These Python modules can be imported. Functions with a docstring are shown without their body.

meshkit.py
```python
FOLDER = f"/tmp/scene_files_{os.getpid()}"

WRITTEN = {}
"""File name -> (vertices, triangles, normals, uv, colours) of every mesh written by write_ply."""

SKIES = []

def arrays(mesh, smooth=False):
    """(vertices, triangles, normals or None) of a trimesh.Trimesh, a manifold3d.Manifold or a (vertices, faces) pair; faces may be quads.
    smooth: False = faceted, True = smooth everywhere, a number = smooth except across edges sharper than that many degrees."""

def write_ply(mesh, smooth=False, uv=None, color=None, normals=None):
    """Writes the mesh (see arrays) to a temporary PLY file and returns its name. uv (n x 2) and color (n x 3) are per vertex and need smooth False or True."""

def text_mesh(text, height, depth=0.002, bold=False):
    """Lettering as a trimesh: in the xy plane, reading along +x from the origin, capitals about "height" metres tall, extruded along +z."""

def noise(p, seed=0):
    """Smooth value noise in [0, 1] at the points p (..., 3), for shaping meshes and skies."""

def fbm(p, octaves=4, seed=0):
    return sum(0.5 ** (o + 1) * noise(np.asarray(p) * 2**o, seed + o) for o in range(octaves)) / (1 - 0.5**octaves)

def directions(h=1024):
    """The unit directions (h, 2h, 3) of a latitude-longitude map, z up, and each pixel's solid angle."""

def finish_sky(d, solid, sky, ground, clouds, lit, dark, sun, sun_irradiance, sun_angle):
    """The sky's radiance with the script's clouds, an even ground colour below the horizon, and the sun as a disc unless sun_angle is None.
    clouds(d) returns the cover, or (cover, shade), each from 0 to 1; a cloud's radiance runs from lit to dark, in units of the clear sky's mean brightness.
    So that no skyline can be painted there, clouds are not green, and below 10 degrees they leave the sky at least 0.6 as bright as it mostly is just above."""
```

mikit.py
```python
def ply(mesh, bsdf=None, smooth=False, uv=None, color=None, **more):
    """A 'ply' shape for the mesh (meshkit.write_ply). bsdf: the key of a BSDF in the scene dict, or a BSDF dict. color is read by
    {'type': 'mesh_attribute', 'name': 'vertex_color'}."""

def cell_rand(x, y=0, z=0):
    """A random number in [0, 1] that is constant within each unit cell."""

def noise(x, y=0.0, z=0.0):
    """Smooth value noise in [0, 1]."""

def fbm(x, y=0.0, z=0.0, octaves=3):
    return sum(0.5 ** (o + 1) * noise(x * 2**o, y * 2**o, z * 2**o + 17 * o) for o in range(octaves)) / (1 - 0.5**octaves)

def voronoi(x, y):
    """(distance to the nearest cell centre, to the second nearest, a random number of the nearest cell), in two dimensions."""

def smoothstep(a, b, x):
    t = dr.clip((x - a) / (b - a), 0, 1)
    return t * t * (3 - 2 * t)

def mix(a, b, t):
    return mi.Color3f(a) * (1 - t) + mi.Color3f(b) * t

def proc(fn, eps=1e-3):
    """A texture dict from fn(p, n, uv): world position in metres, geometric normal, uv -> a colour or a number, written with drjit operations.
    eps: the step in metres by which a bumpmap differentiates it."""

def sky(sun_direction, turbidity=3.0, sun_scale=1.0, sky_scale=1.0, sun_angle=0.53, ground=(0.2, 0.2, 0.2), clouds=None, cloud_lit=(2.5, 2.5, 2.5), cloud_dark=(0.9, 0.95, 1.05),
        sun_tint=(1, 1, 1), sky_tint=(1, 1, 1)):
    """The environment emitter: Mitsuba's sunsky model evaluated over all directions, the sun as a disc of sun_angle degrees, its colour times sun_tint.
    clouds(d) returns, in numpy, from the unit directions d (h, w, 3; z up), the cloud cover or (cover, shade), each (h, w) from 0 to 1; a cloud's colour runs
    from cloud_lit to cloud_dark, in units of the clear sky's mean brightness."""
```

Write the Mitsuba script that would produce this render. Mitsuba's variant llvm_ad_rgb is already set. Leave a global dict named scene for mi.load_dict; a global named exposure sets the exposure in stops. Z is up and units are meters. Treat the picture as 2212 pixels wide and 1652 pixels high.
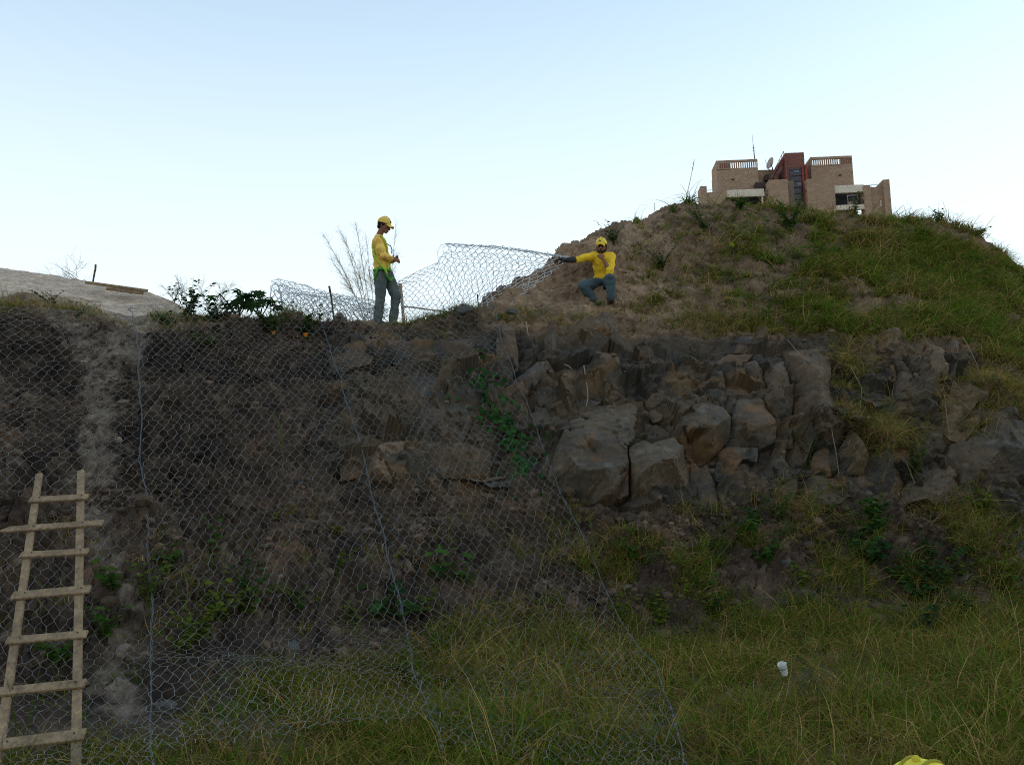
import math
import numpy as np
import trimesh
import mitsuba as mi
import mikit
import meshkit
import manifold3d as m3
from scipy.interpolate import PchipInterpolator, LinearNDInterpolator
from scipy.spatial import cKDTree, Delaunay, Voronoi
import shapely
from shapely.geometry import Polygon, Point

# ------------------------------------------------------------------ camera, sky, exposure
HFOV, PITCH, ROLL = 57.5, math.radians(7.5), math.radians(1.5)
W, H = 2212.0, 1652.0                                   # the survey of the photograph was taken at this size
F = W / 2 / math.tan(math.radians(HFOV / 2))
EYE = np.array([0.0, 0.0, 1.65])
FWD = np.array([0, math.cos(PITCH), math.sin(PITCH)])
_U0, _R0 = np.array([0, -math.sin(PITCH), math.cos(PITCH)]), np.array([1.0, 0, 0])
RIGHT = math.cos(ROLL) * _R0 - math.sin(ROLL) * _U0
UP = math.cos(ROLL) * _U0 + math.sin(ROLL) * _R0
scene = {'type': 'scene'}
scene['camera'] = {'type': 'perspective', 'fov': HFOV, 'fov_axis': 'x', 'near_clip': 0.05, 'far_clip': 3000.0,
                   'to_world': mi.ScalarTransform4f().look_at(origin=EYE.tolist(), target=(EYE + FWD).tolist(), up=UP.tolist())}
SUN = np.array([0.750, 0.350, 0.561])                  # out of the frame to the right, veiled: no direct sun reaches the place


def veil(d):
    """thin high haze, dense towards the horizon"""
    el = np.degrees(np.arcsin(np.clip(d[..., 2], -1, 1)))
    return 0.17 + 0.68 / (1 + np.exp((el - 23.5) / 6.5))


scene['sky'] = mikit.sky(SUN.tolist(), turbidity=2.5, sun_scale=0.0, sky_scale=1.0, sky_tint=(0.90, 1.02, 0.96), ground=(0.15, 0.14, 0.12),
                         clouds=veil, cloud_lit=(2.05, 2.2, 2.15))
exposure = 2.92
labels = {}

# ------------------------------------------------------------------ helpers
RNG = np.random.default_rng(7)
_used = set()


def numbered(key):
    k, i = key, 0
    while k in _used:
        i += 1
        k = f'{key}_{i:03d}'
    _used.add(k)
    return k


def tag(key, label=None, cat=None, group=None, kind=None):
    d = {n: v for n, v in (('label', label), ('category', cat), ('group', group), ('kind', kind)) if v}
    labels.setdefault(key, {}).update(d)
    return key


def thing(name, label, cat, group=None):
    return tag(numbered(name), label, cat, group)


def arr(mesh):
    v, f, _ = meshkit.arrays(mesh)
    return np.asarray(v, float), np.asarray(f, int)


def add(name, mesh, bsdf='matte', parent=None, color=None, smooth=False, vary=0.0, seed=0, vscale=20.0):
    """one shape entry; color: one rgb or one per vertex; vary: brightness noise laid over it"""
    key = numbered((parent + '__' if parent else '') + name)
    v, f = arr(mesh)
    c = None
    if color is not None:
        c = np.array(np.broadcast_to(np.asarray(color, float), (len(v), 3)))
        if vary:
            c = c * (1 + vary * (2 * meshkit.fbm(v * vscale, 3, seed)[:, None] - 1))
        c = np.clip(c * np.array([1.03, 0.98, 0.91]), 0.003, 0.95)
    scene[key] = mikit.ply((v, f), 'mat_' + bsdf, smooth=smooth, color=c)
    return key


def cat(meshes):
    vs, fs, n = [], [], 0
    for m in meshes:
        v, f = m if isinstance(m, tuple) else arr(m)
        vs.append(v)
        fs.append(f + n)
        n += len(v)
    return np.vstack(vs), np.vstack(fs)


def unit(a):
    a = np.asarray(a, float)
    return a / np.maximum(np.linalg.norm(a, axis=-1, keepdims=True), 1e-12)


def ray(x, y):
    x, y = np.asarray(x, float)[..., None], np.asarray(y, float)[..., None]
    return FWD + (x - W / 2) / F * RIGHT - (y - H / 2) / F * UP


def P(x, y, d):
    """the point d metres ahead (along +y) that was surveyed at (x, y)"""
    r = ray(x, y)
    return EYE + r * (np.asarray(d, float)[..., None] / r[..., 1:2])


def project(p):
    q = np.asarray(p, float) - EYE
    z = np.maximum(q @ FWD, 1e-3)
    return W / 2 + F * (q @ RIGHT) / z, H / 2 - F * (q @ UP) / z


def inside(poly, x, y):
    return shapely.contains_xy(Polygon(poly), x, y)


def soft(poly, x, y, edge):
    """1 inside the outline, fading to 0 over edge outside and inside of its border"""
    p = Polygon(poly)
    d = shapely.distance(shapely.points(np.c_[x, y]), p.exterior)
    s = np.where(shapely.contains_xy(p, x, y), d, -d)
    return np.clip(s / edge * 0.5 + 0.5, 0, 1)


def facet(p, spacing, seed, tilt=0.6, step=0.5):
    """broken ground: each irregular cell of space gets a plane of its own; returns a height in metres"""
    rng = np.random.default_rng(seed)
    cell = np.floor(p / spacing).astype(int)
    key, inv = np.unique(cell, axis=0, return_inverse=True)
    pts = (np.unique((key[:, None] + np.array(list(np.ndindex(3, 3, 3))) - 1).reshape(-1, 3), axis=0)) * spacing
    pts = pts + rng.random(pts.shape) * spacing
    k = cKDTree(pts).query(p)[1]
    g, o = rng.normal(0, tilt, pts.shape), rng.uniform(-step, step, len(pts)) * spacing
    return o[k] + ((p - pts[k]) * g[k]).sum(1)


def tube(points, radii, sides=5):
    p = np.asarray(points, float)
    t = unit(np.gradient(p, axis=0))
    ref = np.array([0.31, 0.2, 0.93]) if abs(t[0][2]) < 0.9 else np.array([1.0, 0.1, 0])
    a = unit(np.cross(t, ref))
    b = np.cross(t, a)
    ang = np.arange(sides) * 2 * np.pi / sides
    r = np.broadcast_to(radii, (len(p),))
    v = p[:, None] + r[:, None, None] * (np.cos(ang)[None, :, None] * a[:, None] + np.sin(ang)[None, :, None] * b[:, None])
    i, j = np.meshgrid(np.arange(len(p) - 1), np.arange(sides), indexing='ij')
    q = np.stack([i * sides + j, i * sides + (j + 1) % sides, (i + 1) * sides + (j + 1) % sides, (i + 1) * sides + j], -1).reshape(-1, 4)
    n = len(p) * sides
    v = np.vstack([v.reshape(-1, 3), p[:1], p[-1:]])
    k = np.arange(sides)
    caps = np.vstack([np.stack([k * 0 + n, (k + 1) % sides, k], 1), np.stack([k * 0 + n + 1, n - 2 * sides + sides + k, n - sides + (k + 1) % sides], 1)])
    return v, np.vstack([q[:, [0, 1, 2]], q[:, [0, 2, 3]], caps])


def segments(a, b, r, sides=3):
    """many short straight wires as one mesh"""
    a, b = np.asarray(a, float), np.asarray(b, float)
    t = unit(b - a)
    u = unit(np.cross(t, [0.37, 0.71, 0.6]))
    w = np.cross(t, u)
    ang = np.arange(sides) * 2 * np.pi / sides
    ring = np.cos(ang)[None, :, None] * u[:, None] + np.sin(ang)[None, :, None] * w[:, None]
    ring = ring * np.broadcast_to(np.asarray(r, float), (len(a),))[:, None, None]
    v = np.concatenate([a[:, None] + ring, b[:, None] + ring], 1)
    j = np.arange(sides)
    f = np.vstack([np.stack([j, (j + 1) % sides, (j + 1) % sides + sides], 1), np.stack([j, (j + 1) % sides + sides, j + sides], 1)])
    return v.reshape(-1, 3), (f[None] + (np.arange(len(a)) * 2 * sides)[:, None, None]).reshape(-1, 3)


def box(x0, x1, y0, y1, z0, z1, bevel=0.0):
    if bevel:
        s = [m3.Manifold.cube((x1 - x0 - 2 * bevel * (k != 0), y1 - y0 - 2 * bevel * (k != 1), z1 - z0 - 2 * bevel * (k != 2)), False).translate(
            (x0 + bevel * (k != 0), y0 + bevel * (k != 1), z0 + bevel * (k != 2))) for k in range(3)]
        return arr(m3.Manifold.batch_hull(s))
    return arr(m3.Manifold.cube((x1 - x0, y1 - y0, z1 - z0), False).translate((x0, y0, z0)))


def beam(p, q, wide, thick, face, bevel=0.004):
    """a sawn board from p to q; face: the direction its broad side looks"""
    p, q = np.asarray(p, float), np.asarray(q, float)
    L = np.linalg.norm(q - p)
    x = (q - p) / L
    n = unit(np.asarray(face, float) - x * np.dot(face, x))
    s = np.cross(n, x)
    v, f = box(0, L, -wide / 2, wide / 2, -thick / 2, thick / 2, bevel)
    return p + v[:, :1] * x + v[:, 1:2] * s + v[:, 2:] * n, f


def VC():
    return {'type': 'mesh_attribute', 'name': 'vertex_color'}


scene['mat_matte'] = {'type': 'twosided', 'b': {'type': 'principled', 'base_color': VC(), 'roughness': 0.92, 'specular': 0.15}}
scene['mat_stone'] = {'type': 'twosided', 'b': {'type': 'principled', 'base_color': VC(), 'roughness': 0.72, 'specular': 0.35}}
scene['mat_leafy'] = {'type': 'principledthin', 'base_color': VC(), 'roughness': 0.6, 'diff_trans': 0.9, 'spec_trans': 0.0, 'eta': 1.3}
scene['mat_wire'] = {'type': 'twosided', 'b': {'type': 'principled', 'base_color': {'type': 'rgb', 'value': [0.18, 0.17, 0.155]}, 'metallic': 0.0, 'roughness': 0.5}}
scene['mat_newwire'] = {'type': 'twosided', 'b': {'type': 'principled', 'base_color': {'type': 'rgb', 'value': [0.58, 0.59, 0.60]}, 'metallic': 0.2, 'roughness': 0.45}}  # same netting wire, coloured lighter to make up for the backlight of the sky
scene['mat_glossy'] = {'type': 'twosided', 'b': {'type': 'principled', 'base_color': VC(), 'roughness': 0.22, 'specular': 0.5}}
scene['mat_cloth'] = {'type': 'twosided', 'b': {'type': 'principled', 'base_color': VC(), 'roughness': 0.95, 'specular': 0.1, 'sheen': 0.3}}

# ------------------------------------------------------------------ the terrain: one sheet from the grass to the hill behind the crest
def row(*pts):
    """(x, y, d) surveyed, or (x, None, d, z) -> t = X / d, d, z"""
    out = []
    for p in pts:
        q = P(p[0], p[1], p[2]) if p[1] is not None else np.array([(p[0] - W / 2) / F * p[2] * 1.0, p[2], p[3]])
        out.append((q[0] / q[1], q[1], q[2]))
    return np.array(sorted(out))


def flat(d, z):
    return row((-3000, None, d, z), (W / 2, None, d, z), (5200, None, d, z))


ROWS = [
    (flat(0.35, 0.0), 4), (flat(3.0, 0.0), 6), (flat(5.0, 0.0), 26),
    (row((-400, 1600, 6.6), (0, 1570, 6.9), (300, 1545, 7.0), (600, 1500, 7.8), (900, 1470, 8.6), (1200, 1430, 9.3), (1600, 1390, 9.8), (2000, 1360, 10.2), (2212, 1340, 10.4), (2700, 1330, 10.6)), 40),
    (row((-400, 1300, 7.7), (0, 1280, 7.9), (300, 1270, 8.3), (600, 1240, 9.2), (900, 1230, 10.0), (1200, 1220, 10.6), (1600, 1200, 11.0), (2000, 1190, 11.3), (2212, 1180, 11.4), (2700, 1180, 11.6)), 64),
    (row((-400, 1040, 8.8), (0, 1030, 8.9), (300, 1020, 9.5), (600, 1010, 10.4), (900, 1020, 11.1), (1200, 1050, 11.5), (1600, 1060, 11.7), (2000, 1060, 11.9), (2212, 1060, 12), (2700, 1080, 12)), 56),
    (row((-400, 860, 9.8), (0, 850, 10.1), (300, 850, 10.6), (600, 850, 11.5), (900, 860, 12.1), (1200, 880, 12.3), (1600, 880, 12.5), (2000, 880, 12.6), (2212, 900, 12.6), (2700, 940, 12.6)), 50),
    (row((-400, 720, 10.8), (0, 725, 11.0), (300, 770, 11.4), (600, 750, 12.6), (900, 755, 13.1), (1200, 780, 13.1), (1600, 780, 13.2), (2000, 780, 13.3), (2212, 830, 13.2), (2700, 880, 13.2)), 36),
    (row((-400, 640, 11.6), (0, 660, 11.7), (150, 668, 11.9), (240, 690, 12.1), (275, 705, 12.2), (320, 694, 12.4), (500, 690, 13.0), (700, 688, 13.8), (900, 692, 13.9), (960, 680, 13.8), (1000, 658, 13.8), (1060, 672, 13.8),
         (1200, 700, 13.8), (1400, 705, 14.0), (1600, 715, 14.1), (1800, 700, 14.2), (2000, 715, 14.1), (2212, 790, 14.0), (2700, 860, 14)), 40),
    (row((-400, 612, 13.3), (0, 632, 13.3), (150, 648, 13.5), (290, 675, 13.6), (400, 682, 14.2), (500, None, 14.4, 4.38), (700, None, 14.7, 4.43), (900, None, 14.8, 4.43), (1000, None, 14.6, 4.5), (1060, 668, 14.2), (1130, 638, 14.4),
         (1300, 645, 14.5), (1450, 610, 15.0), (1600, 590, 15.6), (1800, 580, 16.2), (2000, 590, 16.5), (2212, 670, 16.2), (2700, 800, 16)), 60),
    (row((-400, 560, 17), (0, 588, 17), (200, 621, 16.5), (380, 663, 15.5), (480, None, 16, 4.4), (700, None, 17, 4.35), (900, None, 17, 4.35), (1000, None, 16, 4.45), (1050, 663, 14.7), (1130, 600, 14.9), (1200, 552, 15.2),
         (1250, 524, 15.5), (1300, 494, 15.8), (1380, 472, 16.4), (1480, 446, 17.2), (1600, 446, 18), (1800, 464, 18.6), (2000, 478, 19), (2100, 506, 19), (2212, 588, 18.6), (2400, 680, 18), (2700, 780, 17.5)), 10),
    (row((-400, None, 21, 5.5), (380, None, 19, 4.3), (900, None, 20, 4.2), (1050, None, 18, 4.4), (1200, None, 18, 5.4), (1300, None, 18.6, 6.1), (1480, None, 20.5, 7.6), (1800, None, 22, 8.0), (2000, None, 22, 7.7), (2212, None, 21.5, 6.6), (2700, None, 20.5, 4.6)), 8),
    (row((-400, None, 50, 5.0), (900, None, 50, 3.6), (1200, None, 50, 7.0), (1400, None, 50, 14.2), (1550, None, 50, 16.0), (1900, None, 50, 16.0), (2100, None, 50, 12.5), (2300, None, 50, 8.0), (2700, None, 50, 5.0)), 8),
    (row((-400, None, 97, 4.0), (900, None, 97, 3.0), (1200, None, 97, 8.0), (1400, None, 97, 25.0), (1500, None, 97, 28.5), (1930, None, 97, 28.5), (2050, None, 97, 24.0), (2300, None, 97, 12.0), (2700, None, 97, 8.0)), 6),
    (row((-400, None, 160, 4.0), (900, None, 160, 3.0), (1200, None, 160, 8.0), (1400, None, 160, 25.0), (1500, None, 160, 28.7), (1930, None, 160, 28.7), (2050, None, 160, 24.0), (2300, None, 160, 12.0), (2700, None, 160, 8.0)), 4),
    (flat(600, 2.0), 0),
]
_inner = np.linspace(-0.60, 0.60, 860)
TG = np.concatenate([-np.geomspace(2.6, 0.604, 40), _inner, np.geomspace(0.604, 2.6, 40)])


def along(r, t):
    lo, hi = r[0, 0], r[-1, 0]
    tc = np.clip(t, lo, hi)
    return PchipInterpolator(r[:, 0], r[:, 1])(tc), PchipInterpolator(r[:, 0], r[:, 2])(tc)


_kv = np.arange(len(ROWS), dtype=float)
_vs = np.concatenate([k + np.arange(n) / n for k, (_, n) in enumerate(ROWS) if n] + [[len(ROWS) - 1.0]])
_DZ = np.array([along(r, TG) for r, _ in ROWS])                                     # rows, 2, columns
GD, GZ = (PchipInterpolator(_kv, _DZ[:, k], axis=0)(_vs) for k in (0, 1))
BASE = np.stack([TG[None] * GD, GD, GZ], -1)                                        # the smooth sheet
NR, NC = GD.shape


def grid_normals(g):
    n = np.cross(np.gradient(g, axis=1), np.gradient(g, axis=0))
    return unit(np.where(n[..., 2:] < 0, 1.0, 1.0) * n)


BN = grid_normals(BASE)
BX, BY = project(BASE.reshape(-1, 3))
BX, BY = BX.reshape(NR, NC), BY.reshape(NR, NC)
VV = np.broadcast_to(_vs[:, None], (NR, NC))

ROCK = [(1066, 700), (1140, 690), (1190, 708), (1300, 692), (1380, 722), (1480, 738), (1600, 724), (1680, 742), (1790, 735), (1850, 760), (1900, 722), (2000, 722), (2060, 740), (2100, 790), (2150, 830), (2212, 870), (2330, 900),
        (2330, 1130), (2212, 1120), (2120, 1110), (2060, 1100), (2000, 1070), (1900, 1085), (1800, 1080), (1700, 1095), (1560, 1100), (1480, 1110), (1360, 1120), (1240, 1100), (1190, 1050), (1150, 1060), (1000, 1070), (880, 1052), (780, 1040),
        (700, 1030), (690, 960), (720, 880), (690, 780), (760, 725), (830, 705), (930, 712), (1000, 675)]
SAND = [(-400, 540), (0, 560), (400, 630), (470, 690), (330, 688), (300, 712), (240, 702), (200, 672), (130, 650), (60, 640), (0, 640), (-400, 620)]
PALE_HILL = [(1040, 690), (1100, 600), (1300, 460), (1420, 430), (1440, 560), (1500, 700), (1380, 712), (1200, 690), (1120, 690)]
GRASSY_HILL = [(1340, 668), (1400, 560), (1400, 480), (1480, 425), (1600, 410), (1800, 430), (2000, 440), (2212, 555), (2340, 640), (2340, 850), (2212, 815), (2100, 800), (2040, 735), (1950, 712), (1800, 722), (1600, 706), (1450, 700)]
LAWN = [(-200, 1690), (200, 1640), (420, 1590), (560, 1450), (700, 1470), (850, 1410), (1000, 1345), (1150, 1330), (1300, 1370), (1450, 1390), (1600, 1330), (1800, 1345), (2000, 1320), (2212, 1260), (2400, 1260), (2400, 2600), (-200, 2600)]
RUNS = [([(270, 690), (252, 760), (218, 850), (228, 930), (206, 1000), (188, 1045)], 26), ([(196, 1140), (236, 1240), (285, 1325)], 17), ([(252, 1400), (235, 1470), (270, 1520)], 26), ([(130, 690), (180, 740), (215, 830)], 16),
        ([(300, 700), (285, 800)], 14)]


def streak(x, y):
    out = np.zeros_like(x)
    for line, wd in RUNS:
        d = shapely.distance(shapely.points(np.c_[x, y]), shapely.LineString(line))
        out = np.maximum(out, np.clip(1.25 - d / (2.3 * wd), 0, 1))
    return out


def terrain_fields():
    g, n = BASE.reshape(-1, 3), BN.reshape(-1, 3)
    x, y = BX.ravel(), BY.ravel()
    near = (VV.ravel() < 11.2) & (np.abs(g[:, 0]) < 16)
    wob = 40 * (meshkit.fbm(g * 1.3, 3, 5) - 0.5), 40 * (meshkit.fbm(g * 1.3, 3, 6) - 0.5)
    xs, ys = x + wob[0], y + wob[1]
    front = VV.ravel() < 8.6
    hillv = (VV.ravel() > 7.6)
    f = {'rock': np.where(front, soft(ROCK, xs, ys, 24), 0), 'sand': np.where(hillv, soft(SAND, xs, ys, 12), 0), 'pale': np.where(VV.ravel() > 7.3, soft(PALE_HILL, xs, ys, 40), 0),
         'hill': np.where(VV.ravel() > 7.3, soft(GRASSY_HILL, xs, ys, 40), 0), 'lawn': np.where(VV.ravel() < 5, soft(LAWN, xs, ys, 50), 0), 'run': np.where(front, streak(x + 1.0 * wob[0], y + 0.7 * wob[1]), 0)}
    f = {k: v * near for k, v in f.items()}
    # lumps and clods
    big = meshkit.fbm(g * np.array([0.9, 0.9, 0.9]), 3, 11) - 0.5
    mid = meshkit.fbm(g * 3.1, 3, 12) - 0.5
    fine = meshkit.fbm(g * 11.0, 3, 13) - 0.5
    ridge = 1 - 2 * np.abs(meshkit.fbm(g * np.array([2.4, 2.4, 1.5]), 3, 14) - 0.5)
    cliff = np.clip((VV.ravel() - 3.0) / 0.8, 0, 1) * np.clip((8.1 - VV.ravel()) / 0.5, 0, 1)
    hill = np.clip((VV.ravel() - 7.6) / 0.5, 0, 1)
    lawn = 1 - np.clip((VV.ravel() - 2.6) / 0.8, 0, 1)
    smooth_sand = np.maximum(f['sand'], 0.6 * f['run'])
    h = cliff * (0.55 * big + 0.30 * mid + 0.11 * fine + 0.10 * (ridge - 0.7)) * (1 - 0.6 * smooth_sand) + 0.03 * f['rock'] * cliff
    fa, fb, fc = facet(g, 0.42, 51, 0.5, 0.28), facet(g, 0.15, 52, 0.6, 0.4), facet(g, 0.07, 53, 0.7, 0.45)
    h += cliff * (f['rock'] * np.clip((7.75 - VV.ravel()) / 0.8, 0.15, 1) * (0.75 * fa + 0.45 * fb) + (1 - f['rock']) * (1 - 0.5 * smooth_sand) * (0.10 * fa + 0.42 * fb + 0.45 * fc))
    h += hill * (0.30 * big + 0.24 * mid + 0.08 * fine + 0.22 * fb + 0.2 * fc) * (1 - 0.75 * f['sand'])
    h += 0.10 * f['pale'] * hill * (ridge - 0.6)
    h += lawn * (0.12 * big + 0.07 * mid + 0.02 * fine)
    h = np.where(near, h, 0)
    far = ~near & (VV.ravel() > 11.2)
    h = np.where(far, 0.0, h)
    f['h'], f['mid'], f['fine'], f['big'] = h, mid, fine, big
    q = g + n * h[:, None]
    # colours: the things the ground is made of
    c1, c2 = meshkit.fbm(g * 1.7, 4, 21)[:, None], meshkit.fbm(g * 6.5, 3, 22)[:, None]
    c3 = meshkit.fbm(g * 24.0, 2, 23)[:, None]
    L = lambda a, b, t: np.asarray(a) * (1 - t) + np.asarray(b) * t  # noqa: E731
    S = lambda a, b, t: np.clip((t - a) / (b - a), 0, 1)  # noqa: E731
    soil = L([0.042, 0.030, 0.025], [0.100, 0.070, 0.050], S(0.38, 0.66, 0.6 * c1 + 0.4 * c2))
    soil = L(soil, [0.155, 0.115, 0.085], 0.55 * S(0.58, 0.74, c2))
    soil = L(soil, [0.15, 0.075, 0.045], 0.5 * S(0.62, 0.72, c1) * S(0.5, 0.65, c2))
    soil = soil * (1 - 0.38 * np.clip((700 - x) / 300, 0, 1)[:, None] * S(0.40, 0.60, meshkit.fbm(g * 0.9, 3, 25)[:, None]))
    rock = L(L([0.056, 0.050, 0.043], [0.094, 0.070, 0.048], S(0.42, 0.62, c1)), [0.16, 0.095, 0.045], 0.6 * S(0.60, 0.68, meshkit.fbm(g * 2.2, 4, 36)[:, None]))
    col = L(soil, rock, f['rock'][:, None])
    earth = L([0.165, 0.112, 0.076], [0.33, 0.225, 0.150], S(0.35, 0.65, 0.5 * c1 + 0.5 * c2))
    hillsoil = L([0.100, 0.068, 0.044], [0.200, 0.132, 0.084], S(0.35, 0.65, c2))
    t = np.clip((VV.ravel() - 7.5) / 0.4, 0, 1)[:, None]
    col = L(col, hillsoil, t)
    col = L(col, earth, f['pale'][:, None] * t)
    col = L(col, L([0.33, 0.255, 0.200], [0.46, 0.360, 0.285], S(0.3, 0.7, c2)), f['sand'][:, None])
    col = L(col, L([0.11, 0.083, 0.063], [0.21, 0.165, 0.132], S(0.3, 0.7, c2)), (S(0.46, 0.62, 0.26 * f['run'] + 0.72 * meshkit.fbm(g * np.array([9.0, 9.0, 6.0]), 4, 24)) * np.clip(f['run'] * 1.6, 0, 0.9))[:, None])
    col = L(col, L([0.055, 0.045, 0.028], [0.11, 0.085, 0.055], c2), f['lawn'][:, None])
    col = col * (0.62 + 0.76 * c3)
    return q, col, f


TV, TC, TF = terrain_fields()
TERRAIN = TV.reshape(NR, NC, 3)
TN = grid_normals(TERRAIN)
TX, TY = (a.reshape(NR, NC) for a in project(TV))
_i, _j = np.meshgrid(np.arange(NR - 1), np.arange(NC - 1), indexing='ij')
_q = np.stack([_i * NC + _j, _i * NC + _j + 1, (_i + 1) * NC + _j + 1, (_i + 1) * NC + _j], -1).reshape(-1, 4)
_tf = np.vstack([_q[:, [0, 1, 2]], _q[:, [0, 2, 3]]])
_vq = VV.ravel()[_tf].max(1)
_lo, _hi = _vq <= 3.0, _vq > 7.95
_zone = np.where(_vq <= 3.05, 0, np.where(_vq <= 8.02, 1, 2))


def piece(sel):
    f = _tf[sel]
    u, inv = np.unique(f, return_inverse=True)
    return TV[u], inv.reshape(-1, 3), TC[u]


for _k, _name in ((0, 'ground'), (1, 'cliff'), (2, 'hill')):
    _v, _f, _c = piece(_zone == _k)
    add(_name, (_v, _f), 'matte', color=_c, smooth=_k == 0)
tag('ground', 'dark trodden earth under the grass at the foot of the cliff', kind='structure')
tag('cliff', 'steep dark earth and rock bank cut into the hillside', kind='structure')
tag('hill', 'rounded hill of pale earth and grass above the rock face', kind='structure')
_a = np.linspace(0, 2 * np.pi, 49)[:-1]
_rings = [np.c_[r * np.cos(_a), r * np.sin(_a), np.full(48, -0.25)] for r in (0.01, 30, 800, 2500)]
_rv = np.vstack(_rings)
_ri, _rj = np.meshgrid(np.arange(3), np.arange(48), indexing='ij')
_rq = np.stack([_ri * 48 + _rj, (_ri + 1) * 48 + _rj, (_ri + 1) * 48 + (_rj + 1) % 48, _ri * 48 + (_rj + 1) % 48], -1).reshape(-1, 4)
add('land', (_rv, _rq), 'matte', color=(0.11, 0.10, 0.06))
tag('land', 'low surrounding land reaching to the horizon', kind='structure')

# where a surveyed point lies on the real (lumpy) ground, and on the smooth sheet under it
_sel = (VV < 10.02) & (TERRAIN[..., 1] > 1)
_idx = np.flatnonzero(_sel.ravel())
_tree = cKDTree(np.c_[TX.ravel()[_idx], TY.ravel()[_idx]])


def hit(x, y):
    """(index of the ground vertex nearest to the camera seen at x, y)"""
    x, y = np.atleast_1d(np.asarray(x, float)), np.atleast_1d(np.asarray(y, float))
    d, k = _tree.query(np.c_[x, y], 8)
    dist = TV[_idx[k], 1] + 0.25 * d
    return _idx[k[np.arange(len(x)), np.argmin(dist, 1)]]


def at(x, y):
    i = hit(x, y)[0]
    return TV[i].copy(), TN.reshape(-1, 3)[i].copy()


_tree2 = cKDTree(np.c_[BX.ravel()[_idx], BY.ravel()[_idx]])


def sheet(x, y):
    """points and normals of the smooth sheet, blended over the nearest survey points"""
    x, y = np.asarray(x, float), np.asarray(y, float)
    d, k = _tree2.query(np.c_[x.ravel(), y.ravel()], 6)
    dep = BASE.reshape(-1, 3)[_idx[k], 1]
    w = 1 / (d + 0.3) ** 2 * (dep < dep.min(1, keepdims=True) + 0.5)
    w = w / w.sum(1, keepdims=True)
    dd = (dep * w).sum(1)
    nn = unit((BN.reshape(-1, 3)[_idx[k]] * w[..., None]).sum(1))
    return P(x.ravel(), y.ravel(), dd).reshape(x.shape + (3,)), nn.reshape(x.shape + (3,))

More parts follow.
